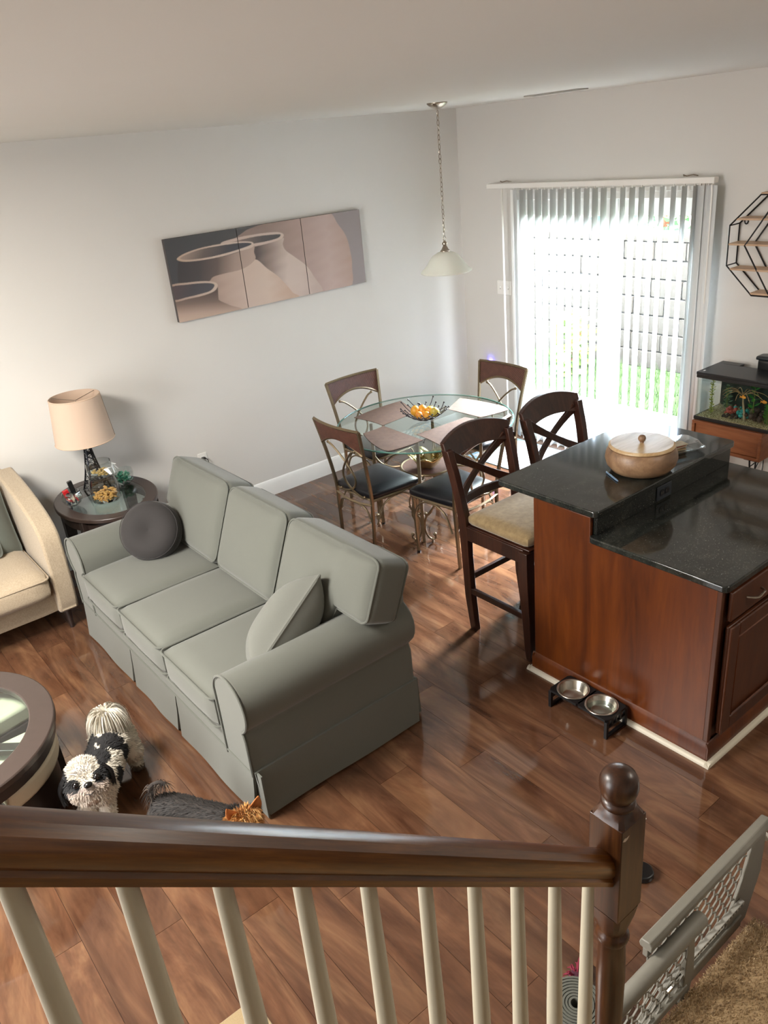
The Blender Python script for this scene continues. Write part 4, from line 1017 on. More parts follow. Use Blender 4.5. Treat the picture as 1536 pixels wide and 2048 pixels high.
# ------------------------------------------------------------------ island
io = (3.1, 1.82, 0)
isl = thing('kitchen_island', 'reddish cherry wood kitchen island with raised bar wall', 'island', io)
def I(g, name, mat=None, par=None, **k): return g.obj(name, mat or MAT['cherry'], par or isl, org=io, **k)
I(G().box((2.60, 1.35, .09), (3.66, 2.0, .853)), 'cabinet_body', MAT['cherry_dark'], smooth=False)
I(G().box((2.595, 1.98, .0), (3.67, 2.30, .977)), 'bar_wall', bevel=.002)
ep = [(1.362, .0), (2.302, .0), (2.302, .976), (1.975, .976), (1.975, .853), (1.362, .853)]
I(G().prism(ep, lambda u, v, w: (w, u, v), 2.578, 2.596), 'end_panel', bevel=.0015)
I(G().box((2.579, 1.342, .0), (2.60, 1.366, .853)), 'corner_stile', MAT['cherry_dark'], bevel=.003)
for p, q in (((2.572, 1.335, .0), (2.578, 2.306, .0)),):
    prf = [(0, 0), (.013, 0), (.013, .082), (.009, .094), (.005, .104), (0, .108)]
    I(G().prism(prf, lambda u, v, w: (2.578-u, w, v), 1.336, 2.312), 'base_moulding', angle=25)
    I(G().prism(prf, lambda u, v, w: (w, 1.342-u, v), 2.566, 3.66), 'base_moulding', angle=25)
    I(G().prism(prf, lambda u, v, w: (w, 2.30+u, v), 2.566, 3.67), 'base_moulding', angle=25)
    qr = [(0, 0)]+[(.019*cos(radians(a)), .019*sin(radians(a))) for a in range(0, 91, 15)]
    qa = [(.0, 0), (.02, 0), (.019, .009), (.014, .016), (.007, .019), (0, .02)]
    I(G().prism(qa, lambda u, v, w: (2.565-u, w, v), 1.309, 2.332), 'quarter_round', MAT['white'], angle=60)
    I(G().prism(qa, lambda u, v, w: (w, 1.329-u, v), 2.545, 3.66), 'quarter_round', MAT['white'], angle=60)
    I(G().prism(qa, lambda u, v, w: (w, 2.313+u, v), 2.545, 3.67), 'quarter_round', MAT['white'], angle=60)
# fronts on the kitchen side
for k, (xa, xb) in enumerate(((2.625, 3.115), (3.135, 3.64))):
    d = I(G().box((xa, 1.322, .70), (xb, 1.342, .835)), 'drawer', MAT['cherry_dark'], bevel=.005)
    xm = (xa+xb)/2-.08 if k == 0 else (xa+xb)/2
    pl = G().tube(spline([(xm-.055, 1.322, .77), (xm-.045, 1.30, .772), (xm-.015, 1.292, .765), (xm+.015, 1.292, .772), (xm+.045, 1.30, .766), (xm+.055, 1.322, .768)], 4), .005, 6)
    I(pl, 'pull', MAT['nickel'], d)
    dd = I(G().box((xa, 1.324, .135), (xb, 1.342, .675)), 'door', MAT['cherry_dark'], bevel=.006)
    fr_g = G().box((xa, 1.312, .135), (xa+.065, 1.325, .675)).box((xb-.065, 1.312, .135), (xb, 1.325, .675)).box((xa+.065, 1.312, .135), (xb-.065, 1.325, .20)).box((xa+.065, 1.312, .61), (xb-.065, 1.325, .675))
    I(fr_g, 'door_frame', MAT['cherry_dark'], dd, bevel=.005)
    I(G().tube([(x, 1.316, z) for x, z in rrect(xa+.07, .205, xb-.07, .605, .004)], .004, 4, closed=True), 'bead', MAT['cherry'], dd)
def slab(poly, z0, z1): return G().prism(poly, lambda u, v, w: (u, v, w), z0, z1)
t = thing('raised_bar_top', 'black granite raised bar top with the wooden bowl on it', 'countertop', (3.14, 2.24, .978))
slab(rrect(2.572, 1.938, 3.70, 2.535, .025), .979, 1.010).obj('slab', MAT['granite'], t, org=(3.14, 2.24, .978), bevel=.006, seg=3)
t = thing('lower_countertop', 'black granite lower worktop of the island on the kitchen side', 'countertop', (3.14, 1.65, .855))
slab(rrect(2.566, 1.318, 3.70, 1.98, .025), .855, .886).obj('slab', MAT['granite'], t, org=(3.14, 1.65, .855), bevel=.006, seg=3)
sp = G().box((2.60, 1.955, .887), (3.685, 1.975, .978)).obj('backsplash', MAT['granite'], t, org=(3.14, 1.65, .855), bevel=.001)
# black double outlet in the backsplash
t = thing('backsplash_outlet', 'black double outlet in the granite backsplash below the wooden bowl', 'outlet', (3.10, 1.955, .931))
G().prism(rrect(-.058, -.036, .058, .036, .004), lambda u, v, w: (u, -w, v), 0, .006).obj('cover_plate', plain('outlet_plate_dark', '30343a', .25), t, bevel=.002)
for dx in (-.02, .02):
    r_ = G().prism(rrect(dx-.016, -.016, dx+.016, .016, .008), lambda u, v, w: (u, -w, v), .006, .009).obj('receptacle', plain('outlet_black', '1c1d1f', .3), t)
    G().box((dx-.008, -.0096, -.006), (dx-.005, -.009, .006)).box((dx+.005, -.0096, -.006), (dx+.008, -.009, .006)).obj('slots', MAT['nickel'], t, smooth=False)
# wooden lidded bowl, pen, clamshell
wc = (3.095, 2.082, 1.0105)
t = thing('lidded_wooden_bowl', 'pale wooden bowl with a flat knobbed lid on the bar top', 'bowl', wc)
G().lathe([(1e-5, 0), (.110, 0), (.138, .010), (.160, .038), (.168, .068), (.164, .095), (.153, .118), (.150, .12), (1e-5, .12)], 56).obj('bowl_body', MAT['bowlwood'], t, angle=60)
ld = G().lathe([(1e-5, .1215), (.149, .1215), (.153, .126), (.152, .131), (.144, .138), (1e-5, .1385)], 56).obj('lid', wood('lid_wood', '97794f', 'b89a72', 'cab08a', 0, 14, .12, .38), t, angle=30)
kb = G().lathe([(.01, .1385), (.009, .142)], 12); kb.ball((0, 0, .1585), .0185, n=12); kb.obj('knob', MAT['bowlwood'], ld, angle=60)
t = thing('blue_pen', 'slim blue grey pen lying on the bar top beside the wooden bowl', 'pen', (2.932, 2.125, 1.0155))
m = Matrix.Rotation(atan2(-.117, -.062), 4, 'Z')
G().tube([m @ Vector((x, 0, 0)) for x in (-.062, -.06, .045, .058, .064)], [.003, .0045, .0045, .003, .001], 8).obj('barrel', plain('pen_blue', '6d87a3', .35), t)
G().tube([m @ Vector((x, 0, .0045)) for x in (-.058, -.02)], .0012, 5).obj('clip', MAT['steel'], t)
kx = (3.415, 2.085, 1.0105)
t = thing('plastic_clamshell', 'clear plastic clamshell tray of crackers behind the wooden bowl', 'container', kx)
cl = glass('clear_plastic', (.93, .95, .955), .06, 1.5, 3.0)
m = Matrix.Rotation(radians(-20), 4, 'Z')
g = G(); k_ = 0; vs = []; RR = []
for (sx, sy_, z) in ((.085, .060, .004), (.098, .072, .022), (.108, .082, .024), (.112, .086, .020)):
    pts = rrect(-sx, -sy_, sx, sy_, .03); n = len(pts); vs += [m @ Vector((x, y, z)) for x, y in pts]
g.add(vs, [(i*n+j, i*n+(j+1) % n, (i+1)*n+(j+1) % n, (i+1)*n+j) for i in range(3) for j in range(n)]+[tuple(range(n))])
o = g.obj('tray', cl, t); o.modifiers.new('t', 'SOLIDIFY').thickness = .0012
g = G(); vs = []
for (sx, sy_, z) in ((.11, .084, .027), (.10, .074, .030), (.088, .062, .05), (.03, .02, .055)):
    pts = rrect(-sx, -sy_, sx, sy_, min(.03, sy_*.9)); n = len(pts); vs += [m @ Vector((x, y, z)) for x, y in pts]
g.add(vs, [(i*n+j, i*n+(j+1) % n, (i+1)*n+(j+1) % n, (i+1)*n+j) for i in range(3) for j in range(n)]+[tuple(range(3*n, 4*n))])
o = g.obj('lid', cl, t); o.modifiers.new('t', 'SOLIDIFY').thickness = .0012
for i in range(6):
    mm = Matrix.Translation((kx[0], kx[1], kx[2]+.009+i*.005)) @ Matrix.Rotation(radians(-20+random.uniform(-8, 8)), 4, 'Z')
    o = G().rbox((random.uniform(-.01, .01)-.015, 0, 0), (.09, .06, .0042), .002, n=4).obj('cracker', plain('cracker_%d' % i, ('d9b98a', 'c9a06a', '8a5a34', 'e4cfa6', 'a8402f', 'd2b07c')[i], .7, var=.2, scale=60)); o.matrix_world = mm
    tag(o, ('lowest pale cracker in the clear clamshell', 'second tan cracker from the bottom of the clamshell stack', 'dark brown cracker in the middle of the clamshell stack', 'pale cream wafer above the dark cracker in the clamshell', 'reddish wafer just below the top of the clamshell stack', 'topmost tan cracker under the clamshell lid')[i], 'cracker', 'crackers in the clamshell')
# ------------------------------------------------------------------ fish tank on its cabinet
kc = (4.93, 2.565, 0)
t = thing('fish_tank_cabinet', 'walnut cabinet with black hairpin legs under the fish tank', 'cabinet', kc)
def K(g, name, mat, par=None, **k): return g.obj(name, mat, par or t, org=kc, **k)
xa, xb, ya, yb, za, zb_ = 4.745, 5.13, 2.32, 2.81, .46, .652
g = G().box((xa, ya, zb_-.02), (xb, yb, zb_)).box((xa, ya, za), (xb, yb, za+.02)).box((xa, ya, za+.02), (xb, ya+.02, zb_-.02)).box((xa, yb-.02, za+.02), (xb, yb, zb_-.02)).box((xb-.01, ya+.02, za+.02), (xb, yb-.02, zb_-.02))
K(g, 'carcass', MAT['walnut'], bevel=.002)
K(G().box((xa+.012, ya+.023, za+.023), (xa+.03, yb-.023, zb_-.023)), 'drawer_front', MAT['walnut'], bevel=.002)
for (x, y) in ((xa+.05, ya+.06), (xa+.05, yb-.06), (xb-.05, ya+.06), (xb-.05, yb-.06)):
    sx = -1 if x < 4.9 else 1; sy_ = -1 if y < 2.56 else 1
    K(G().tube([(x-.03*sx, y, za-.002), (x+.012*sx, y+.012*sy_, .015), (x+.016*sx, y+.016*sy_, .006), (x+.012*sx, y+.016*sy_, .015), (x, y-.03*sy_, za-.002)], .0055, 6).box((x-.045, y-.045, za-.004), (x+.045, y+.045, za)), 'hairpin_leg', MAT['blackmetal'])
cd = thing('power_cords', 'black cords hanging loosely under the fish tank cabinet', 'cord', (5.06, 2.47, 0))
for k in range(3): G().tube(spline([(.06, .05+.03*k, .6), (.04, .02*k, .40-.03*k), (-.02, -.03+.05*k, .25), (.03, .04, .06), (.05, .10+.05*k, .006), (.02, .2, .006)], 6), .0035, 6).obj('cord', MAT['blackplastic'], cd)
fc = (4.925, 2.555, .653)
ft = thing('fish_tank', 'glass fish tank with black lid and base frame, gravel and water', 'aquarium', fc)
def F(g, name, mat, par=None, **k): return g.obj(name, mat, par or ft, org=fc, **k)
xa, xb, ya, yb, za, zb_ = 4.77, 5.08, 2.30, 2.81, .654, .968
for z0, z1, nm in ((za, za+.022, 'bottom_frame'), (zb_-.026, zb_-.004, 'top_frame')):
    F(G().box((xa-.004, ya-.004, z0), (xa+.008, yb+.004, z1)).box((xb-.008, ya-.004, z0), (xb+.004, yb+.004, z1)).box((xa, ya-.004, z0), (xb, ya+.008, z1)).box((xa, yb-.008, z0), (xb, yb+.004, z1)), nm, MAT['blackplastic'], bevel=.002)
F(G().box((xa, ya, za+.002), (xb, yb, za+.006)), 'floor_pane', MAT['blackplastic'], smooth=False)
for a, b in (((xa, ya, za+.006), (xa+.005, yb, zb_-.01)), ((xa+.005, yb-.005, za+.006), (xb, yb, zb_-.01)), ((xa+.005, ya, za+.006), (xb, ya+.005, zb_-.01))):
    F(G().box(a, b), 'pane', MAT['cglass'], smooth=False)
F(G().box((xb-.005, ya+.005, za+.006), (xb, yb-.005, zb_-.01)), 'back_pane', plain('tank_backing', '1c2a26', .5, var=.5, scale=12), smooth=False)
wm = glass('tank_water', (.93, .97, .95), 0, 1.33, .8)
F(G().box((xa+.006, ya+.006, za+.03), (xb-.006, yb-.006, zb_-.045)), 'water', wm, smooth=False)
g = G()
pts = rrect(xa-.006, ya-.006, xb+.006, yb+.006, .004)
lid = F(G().box((xa-.006, ya-.006, zb_-.004), (xb-.06, yb+.006, zb_+.014)).box((xb-.06, yb-.15, zb_-.004), (xb+.006, yb+.006, zb_+.014)), 'lid', MAT['blackplastic'], bevel=.003)
F(G().box((xa+.03, yb-.03, zb_+.014), (xa+.05, yb-.02, zb_+.0155)), 'lid_sticker', MAT['plate'], lid, smooth=False)
gv = G()
for i in range(1500):
    x, y = random.uniform(xa+.009, xb-.009), random.uniform(ya+.009, yb-.009); r = random.uniform(.003, .0055)
    h = .020+.014*(x-xa)/(xb-xa)+random.uniform(-.004, .003); m = Matrix.Translation((x, y, za+h)) @ Matrix.Rotation(random.uniform(0, 3), 4, 'X') @ Matrix.Rotation(random.uniform(0, 6), 4, 'Z')
    gv.add([m @ Vector(p) for p in ((r, 0, 0), (-r, 0, 0), (0, r*.8, 0), (0, -r*.8, 0), (0, 0, r*.7), (0, 0, -r*.7))], [(0, 2, 4), (2, 1, 4), (1, 3, 4), (3, 0, 4), (2, 0, 5), (1, 2, 5), (3, 1, 5), (0, 3, 5)])
gm = N('gravel'); v_ = gm.coord(); gm.set(Base_Color=gm.ramp(gm.noise(v_, 160, 2), [(.35, '55492f'), (.5, 'a8976b'), (.65, 'e3d8b8')]), Roughness=.7)
o = F(gv, 'gravel', gm.m, smooth=False); o['kind'] = 'stuff'
F(G().box((xa+.007, ya+.007, za+.006), (xb-.007, yb-.007, za+.022)), 'gravel_bed', gm.m, smooth=False)
def leafy(name, label, x, y, h, r, col, n, L, wide=.35, spread=1.0):
    t = thing(name, label, 'plant', (x, y, za+.03)); G().tube([(0, 0, -.02), (0, 0, h)], [.004, .002], 5).obj('stem', plain('aq_stem', '6d7a35', .6), t)
    l = G()
    for i in range(n):
        z = h*(i+.5)/n; a = i*2.4+random.uniform(-.4, .4); d = Vector((cos(a)*spread, sin(a)*spread, random.uniform(.1, .7))).normalized(); e = d.cross(Vector((0, 0, 1))).normalized(); p = Vector((0, 0, z)); q = L*random.uniform(.7, 1.2)
        l.add([p, p+d*q*.5+e*q*wide, p+d*q, p+d*q*.5-e*q*wide], [(0, 1, 2, 3)])
    o = l.obj('leaves', plain('aq_leaf_'+col, col, .5, var=.3, scale=60), t, smooth=False); o['kind'] = 'stuff'
leafy('aquarium_plant', 'tall yellow green column plant at the left end of the fish tank', 4.86, 2.745, .23, .02, 'a3a83c', 90, .024)
leafy('aquarium_plant', 'dusty green bushy plant behind the gravel left of the fish tank centre', 4.98, 2.70, .16, .03, '5d7a52', 60, .035)
leafy('aquarium_plant', 'bright green broad plant standing behind the driftwood palm', 5.0, 2.525, .22, .02, '3f9a3a', 26, .05, .3)
leafy('aquarium_plant', 'dark olive reed at the back right of the fish tank', 5.02, 2.40, .20, .02, '55682c', 50, .03)
leafy('aquarium_plant', 'bushy bright green plant in front at the right end of the fish tank', 4.84, 2.345, .13, .03, '4f9a35', 70, .035)
pt = thing('driftwood_palm', 'slim brown artificial palm with arching fronds in the fish tank middle', 'decoration', (4.85, 2.50, za+.02))
G().tube(spline([(0, 0, 0), (.004, .008, .05), (0, .02, .12), (.005, .028, .19)], 5), [.008]*5+[.006]*6+[.005]*5, 7).obj('trunk', plain('driftwood', '9a8a6e', .7, var=.25, scale=40), pt)
for k in range(10):
    a = k*.63; L = random.uniform(.06, .13); G().tube(spline([(.004, .027, .17), (.004+cos(a)*L*.4, .027+sin(a)*L*.5, .20), (.004+cos(a)*L*.8, .027+sin(a)*L, .19), (.004+cos(a)*L*1.0, .027+sin(a)*L*1.35, .16)], 4), [.0022]*8+[.0015]*3+[.0008]*2, 5).obj('frond', plain('frond', 'a88a5e', .6, var=.3), pt)
def rock(name, label, x, y, z, s, col, cat='decoration', sc=(1, 1, 1), n=26):
    t = thing(name, label, cat, (x, y, z)); g = G()
    for i in range(n): g.ball((random.gauss(0, .35)*s*sc[0], random.gauss(0, .35)*s*sc[1], abs(random.gauss(.3, .35))*s*sc[2]), s*random.uniform(.16, .34), (1, 1, random.uniform(.7, 1.3)), 5)
    g.obj('body', plain('rock_'+col, col, .6, var=.35, scale=80), t)
rock('red_coral', 'dull red artificial coral on a dark rock in the fish tank', 4.90, 2.62, za+.045, .045, '9a4436')
rock('teal_coral', 'teal blue artificial coral in the middle of the fish tank', 4.89, 2.545, za+.04, .05, '1f8a86')
rock('cave_rock', 'dark brown cave rock right of the palm in the fish tank', 4.91, 2.445, za+.03, .065, '33261d')
rock('cave_rock', 'black base rock below the red and teal corals', 4.87, 2.585, za+.022, .04, '1d1b18', sc=(1, 1.8, .6))
for x, y, z, lb in ((4.82, 2.505, .845, 'orange fish swimming in front of the palm trunk'), (4.84, 2.375, .83, 'orange fish swimming near the right end of the tank')):
    f = thing('orange_fish', lb, 'fish', (x, y, z)); fm = plain('fish_orange', 'ef9a2a', .35, var=.2)
    G().ball((0, 0, 0), .013, (.45, 1.3, .75), 8).obj('body', fm, f)
    G().add([(0, .014, 0), (.001, .028, .010), (.001, .025, 0), (.001, .028, -.010)], [(0, 1, 2), (0, 2, 3)]).add([(0, -.006, .008), (0, .006, .016), (0, .01, .007)], [(0, 1, 2)]).obj('fins', fm, f, smooth=False)
t = thing('tank_filter', 'black hang-on filter box on the back edge of the fish tank', 'filter', (5.045, 2.43, .955))
G().rbox((0, 0, .055), (.085, .21, .09), .02, n=6).obj('housing', MAT['blackplastic'], t)
G().rbox((-.01, 0, .105), (.105, .22, .03), .014, n=6).obj('cap', plain('filter_cap', '22262a', .3), t)
G().tube(spline([(.03, -.02, .11), (.06, -.03, .16), (.085, -.05, .30), (.09, -.07, .46)], 5), .0025, 6).obj('power_cord', MAT['plate'], t)

# ------------------------------------------------------------------ hexagon wire shelf on the right wall
hc = (XW, 2.43, 1.75)
t = thing('hexagon_wall_shelf', 'black wire hexagon wall shelf with thin wooden boards above the fish tank', 'shelf', hc)
oct_ = [(-.20, 2.05), (-.385, 1.868), (-.385, 1.622), (-.20, 1.446), (.20, 1.446), (.385, 1.622), (.385, 1.868), (.20, 2.05)]
hexi = [(-.275, 1.748), (-.08, 2.05), (.08, 2.05), (.275, 1.748), (.08, 1.446), (-.08, 1.446)]
for nm, pl in (('outer_frame', oct_), ('inner_frame', hexi)):
    for x in (-.13, -.012):
        G().tube([(x, -u, z-1.75) for u, z in pl], .0055, 4, closed=True).obj(nm+('_front' if x < -.1 else '_back'), MAT['blackmetal'], t, smooth=False)
for z, hw_ in ((2.055, .20), (1.905, .345), (1.753, .383), (1.600, .36), (1.456, .21)):
    G().box((-.132, -hw_, z-1.755), (-.008, hw_, z-1.743)).obj('board', MAT['shelfwood'], t, bevel=.001)
for u, z in oct_: G().tube([(-.13, -u, z-1.75), (-.012, -u, z-1.75)], .0045, 5).obj('cross_wire', MAT['blackmetal'], t)
for s in (-1, 1): G().tube([(-.006, -s*.345+.012*cos(a), .13+.018*sin(a)) for a in [i*pi/6 for i in range(12)]], .004, 5, closed=True).obj('hanging_tab', MAT['blackmetal'], t)

# ------------------------------------------------------------------ dog bowl stand
bs = (2.472, 1.89, 0); BZ = .105
t = thing('dog_bowl_stand', 'black slatted pet feeder stand against the island end panel', 'stand', bs)
bm1 = MAT['blackmetal']
hx, hy, rr = .076, .168, .0695
top = G(); n = 40
for cy in (.082, -.082):
    sq = []
    for i in range(n):
        a = 2*pi*i/n; c_, s_ = cos(a), sin(a); k = 1/max(abs(c_)/hx, abs(s_)/.086); sq.append((c_*k, cy*1.0+s_*k*(1 if abs(s_*k) < .086 else 1)))
    vs = [(rr*cos(2*pi*i/n), cy+rr*sin(2*pi*i/n), z) for z in (BZ-.012, BZ) for i in range(n)]+[(x, y, z) for z in (BZ-.012, BZ) for x, y in sq]
    f = []
    for i in range(n):
        j = (i+1) % n; f += [(n+i, n+j, 3*n+j, 3*n+i), (i, 2*n+i, 2*n+j, j), (i, j, n+j, n+i), (2*n+i, 3*n+i, 3*n+j, 2*n+j)]
    top.add(vs, f)
top.obj('top_plate', bm1, t, smooth=False)
for s in (-1, 1):
    y = s*(hy-.006)
    for x in (-hx+.008, hx-.008): G().box((x-.008, y-.008, 0), (x+.008, y+.008, BZ-.012)).obj('leg', bm1, t, bevel=.001)
    G().box((-hx+.016, y-.007, .002), (hx-.016, y+.007, .016)).obj('foot_bar', bm1, t, bevel=.001)
    G().box((-hx+.016, y-.006, .052), (hx-.016, y+.006, .062)).obj('cross_bar', bm1, t, bevel=.001)
    for x in (-.03, 0, .03): G().box((x-.006, y-.005, .062), (x+.006, y+.005, BZ-.012)).obj('slat', bm1, t, smooth=False)
for cy, lb in ((.082, 'empty stainless steel dog bowl on the left side of the stand'), (-.082, 'stainless steel dog bowl with water on the right side of the stand')):
    b = thing('dog_bowl', lb, 'bowl', (bs[0], bs[1]+cy, BZ+.0015), 0, 'stainless dog bowls in the stand')
    G().lathe([(1e-5, -.048), (.048, -.048), (.056, -.04), (.066, -.002), (.070, .003), (.076, .004), (.078, .002), (.078, 0), (.073, .0005), (.068, -.0015), (.0585, -.042), (.05, -.0505), (1e-5, -.0505)], 40).obj('bowl_body', MAT['steel'], b, angle=70)
    if cy < 0: G().lathe([(1e-5, -.022), (.0605, -.022), (1e-5, -.0222)][:2]+[(.0605, -.0225), (1e-5, -.0225)], 40).obj('water', glass('bowl_water', (.93, .97, .97), 0, 1.33, .8), b)

# ------------------------------------------------------------------ stairs, landing, railing
RX, RY = 1.094, .75
def pile(g, x0, x1, y0, y1, z, n, edge=False):
    for i in range(n):
        x, y = random.uniform(x0, x1), random.uniform(y0, y1); h = random.uniform(.006, .013); a = random.uniform(0, 6.28); d = .0022
        g.add([(x-d*cos(a), y-d*sin(a), z), (x+d*cos(a), y+d*sin(a), z), (x+random.uniform(-.006, .006), y+random.uniform(-.006, .006), z+h)], [(0, 1, 2)])
ld = struct(G().rbox((1.405, .165, .095), (.95, 1.19, .19), .02, n=10).obj('landing', MAT['carpet']))
g = G(); pile(g, 1.15, 1.88, .40, .76, .188, 14000)
for i in range(1500):
    x = random.uniform(1.15, 1.88); z = random.uniform(.12, .19); a = random.uniform(0, 6.28); d = .0025
    g.add([(x-d, .758, z), (x+d, .758, z+.001), (x+random.uniform(-.006, .006), .758+random.uniform(.004, .010), z+random.uniform(0, .008))], [(0, 1, 2)])
o = g.obj('carpet_pile', MAT['carpet'], ld, smooth=False); o['kind'] = 'stuff'
for k in range(7):
    x1 = .93-.218*k; z1 = .19+.18*(k+1)
    st = struct(G().rbox((x1-.125, .12, z1-.09), (.26, 1.28, .18), .018, n=6).obj('stair_step', MAT['carpet']))
zr = lambda X: 1.897-.827*(X-.017)
rl = thing('stair_railing', 'stained oak handrail with white balusters and turned newel post in front', 'railing', (RX, RY, 0))
def RR(g, name, mat, par=None, **k): return g.obj(name, mat, par or rl, org=(RX, RY, 0), **k)
# handrail section (u across, v up), sheared down the slope
hp = [(-.026, 0), (.026, 0), (.027, .012), (.023, .018), (.029, .030), (.030, .046), (.026, .060), (.015, .071), (0, .0745), (-.015, .071), (-.026, .060), (-.030, .046), (-.029, .030), (-.023, .018), (-.027, .012)]
g = G().prism(hp, lambda u, v, w: (w, RY+u, zr(w)+v*1.2), -.75, RX-.03)
RR(g, 'handrail', MAT['oak'], angle=30)
for i in range(-5, 10):
    x = .0176+.109*i
    if x > RX-.05: continue
    zt_ = zr(x)+.004; zb = max(.19+.18*math.ceil(max(0, (.93-x)/.218)), .19)
    RR(G().lathe([(.0165, zb), (.0165, zb+.12), (.019, zb+.15), (.0155, zb+.17), (.0185, zb+.24), (.017, zb+.45), (.0125, zt_)], 14, (x, RY, 0)), 'baluster', MAT['baluster'], angle=60)
g = G(); s = .042
def sq_ring(k, z): return [(RX-k, RY-k, z), (RX+k, RY-k, z), (RX+k, RY+k, z), (RX-k, RY+k, z)]
nw = RR(G().hexa(sq_ring(s, .936)+sq_ring(s, 1.212)), 'newel_post', MAT['oakz'], bevel=.002)
n = 24
def blend(z, sqv, rd, t):   # square-to-round loop
    out = []
    for i in range(n):
        a = 2*pi*(i+.5)/n; c_, s_ = cos(a), sin(a); k = sqv/max(abs(c_), abs(s_)); r = k*(1-t)+rd*t; out.append((RX+r*c_, RY+r*s_, z))
    return out
rings = [blend(1.212, s, .03, 0), blend(1.222, s*.93, .036, .25), blend(1.231, .04, .036, .7), blend(1.238, .036, .0335, 1)]
rings2 = [blend(.856, .03, .031, 1), blend(.875, .036, .034, .6), blend(.90, s*.93, .036, .25), blend(.936, s, .03, 0)]
for rg in (rings, rings2):
    g = G(); vs = [p for r in rg for p in r]; g.add(vs, [(i*n+j, i*n+(j+1) % n, (i+1)*n+(j+1) % n, (i+1)*n+j) for i in range(3) for j in range(n)])
    RR(g, 'chamfer', MAT['oakz'], nw, angle=30)
RR(G().lathe([(.0335, 1.236), (.036, 1.240), (.037, 1.246), (.034, 1.252), (.030, 1.255), (.032, 1.259), (.038, 1.270), (.0415, 1.287), (.0405, 1.303), (.034, 1.318), (.022, 1.327), (.010, 1.331), (1e-5, 1.332)], 32, (RX, RY, 0)), 'ball_finial', MAT['oakz'], nw, angle=50)
RR(G().lathe([(.042, .0), (.042, .24), (.03, .27), (.033, .30), (.029, .33), (.033, .55), (.0345, .70), (.031, .815), (.036, .822), (.039, .834), (.036, .846), (.031, .852), (.031, .858)], 28, (RX, RY, 0)), 'turned_shaft', MAT['oakz'], nw, angle=50)
# chip in the stain
chip = [(RX-.041+.0, RY-.0424, 1.190)]
RR(G().prism([(-.006, 0), (.002, -.005), (.010, -.004), (.016, .003), (.006, .003), (.0, .006)], lambda u, v, w: (RX-.033+u, RY-.0424+w, 1.185+v), 0, .0006), 'worn_chip', plain('bare_wood', 'b9a896', .7), nw, smooth=False)

# ------------------------------------------------------------------ pet gate across the landing
gc = (1.55, .80, .13)
t = thing('pet_gate', 'grey plastic pet gate with hexagon mesh between newel and wall', 'gate', gc)
gp = MAT['gateplastic']
def GG(g, name, par=None, mat=None, **k): return g.obj(name, mat or gp, par or t, org=gc, **k)
def hexmesh(x0, x1, z0, z1, y, c, clip=None):
    g = G(); w = c*sqrt(3); h = c*1.5; seen = set(); j = 0; z = z0
    while z < z1+c:
        x = x0+(w/2 if j % 2 else 0)
        while x < x1+w:
            p = [(x+c*sin(a)*1.0, z+c*cos(a)) for a in [k*pi/3 for k in range(7)]]
            for k in range(6):
                a, b = p[k], p[k+1]; key = tuple(sorted([(round(a[0], 3), round(a[1], 3)), (round(b[0], 3), round(b[1], 3))]))
                if key in seen: continue
                seen.add(key)
                q = lambda s: (min(max(s[0], x0), x1), min(max(s[1], z0), z1))
                A_, B_ = q(a), q(b)
                if (Vector(A_)-Vector(B_)).length < .004: continue
                if clip and (clip(*A_) or clip(*B_)): continue
                g.beam((A_[0], y, A_[1]), (B_[0], y, B_[1]), .004, .0045, (0, 1, 0))
            x += w
        z += h; j += 1
    return g
far = GG(G().prism([(-.018, 0), (.018, 0), (.022, .012), (.016, .03), (-.010, .034), (-.020, .022)], lambda u, v, w: (w, .805+u, .498+v), 1.33, 1.965), 'far_panel', bevel=.003)
GG(hexmesh(1.345, 1.875, .19, .49, .806, .026, lambda x, z: x > 1.795+(z-.2)*.30), 'mesh_screen', far, smooth=False)['kind'] = 'stuff'
GG(G().box((1.33, .798, .47), (1.95, .814, .50)), 'upper_bar', far, bevel=.002)
GG(G().prism([(1.76, .13), (1.90, .13), (1.965, .30), (1.965, .48), (1.885, .48), (1.845, .34), (1.785, .22)], lambda u, v, w: (u, w, v), .799, .811), 'end_plate', far, bevel=.003)
GG(G().box((1.33, .792, .135), (1.86, .818, .185)), 'bottom_rail', far, bevel=.004)
rk = GG(G().box((1.40, .782, .262), (1.84, .798, .275)), 'ratchet_bar', far, plain('ratchet_grey', 'a3a199', .4), bevel=.001)
hl = G()
for i in range(26): hl.box((1.415+i*.0162, .7812, .2655), (1.422+i*.0162, .7822, .2715))
GG(hl, 'ratchet_holes', rk, MAT['blackplastic'], smooth=False)
GG(G().tube([(1.41, .778, .268), (1.432, .778, .268)], .007, 8), 'latch_pin', far, MAT['steel'])
near = GG(G().tube([(1.135, .772, .462), (1.14, .772, .462), (1.545, .772, .462), (1.555, .772, .462)], [.018, .024, .024, .019], 18), 'near_panel', angle=50)
GG(hexmesh(1.15, 1.50, .21, .45, .775, .026), 'mesh_screen', near, smooth=False)['kind'] = 'stuff'
GG(G().box((1.135, .764, .20), (1.50, .784, .228)), 'lower_bar', near, bevel=.003)
GG(G().prism([(1.47, .15), (1.52, .17), (1.535, .26), (1.52, .44), (1.49, .45), (1.485, .25)], lambda u, v, w: (u, w, v), .767, .783), 'end_upright', near, bevel=.003)
GG(G().box((1.135, .762, .135), (1.36, .79, .19)), 'bottom_block', near, bevel=.006)
GG(G().lathe([(.014, 0), (.014, .012)], 14, m=Matrix.Translation((1.965, .806, .44)) @ Matrix.Rotation(radians(90), 4, 'Y')), 'bumper', far, MAT['plate'])

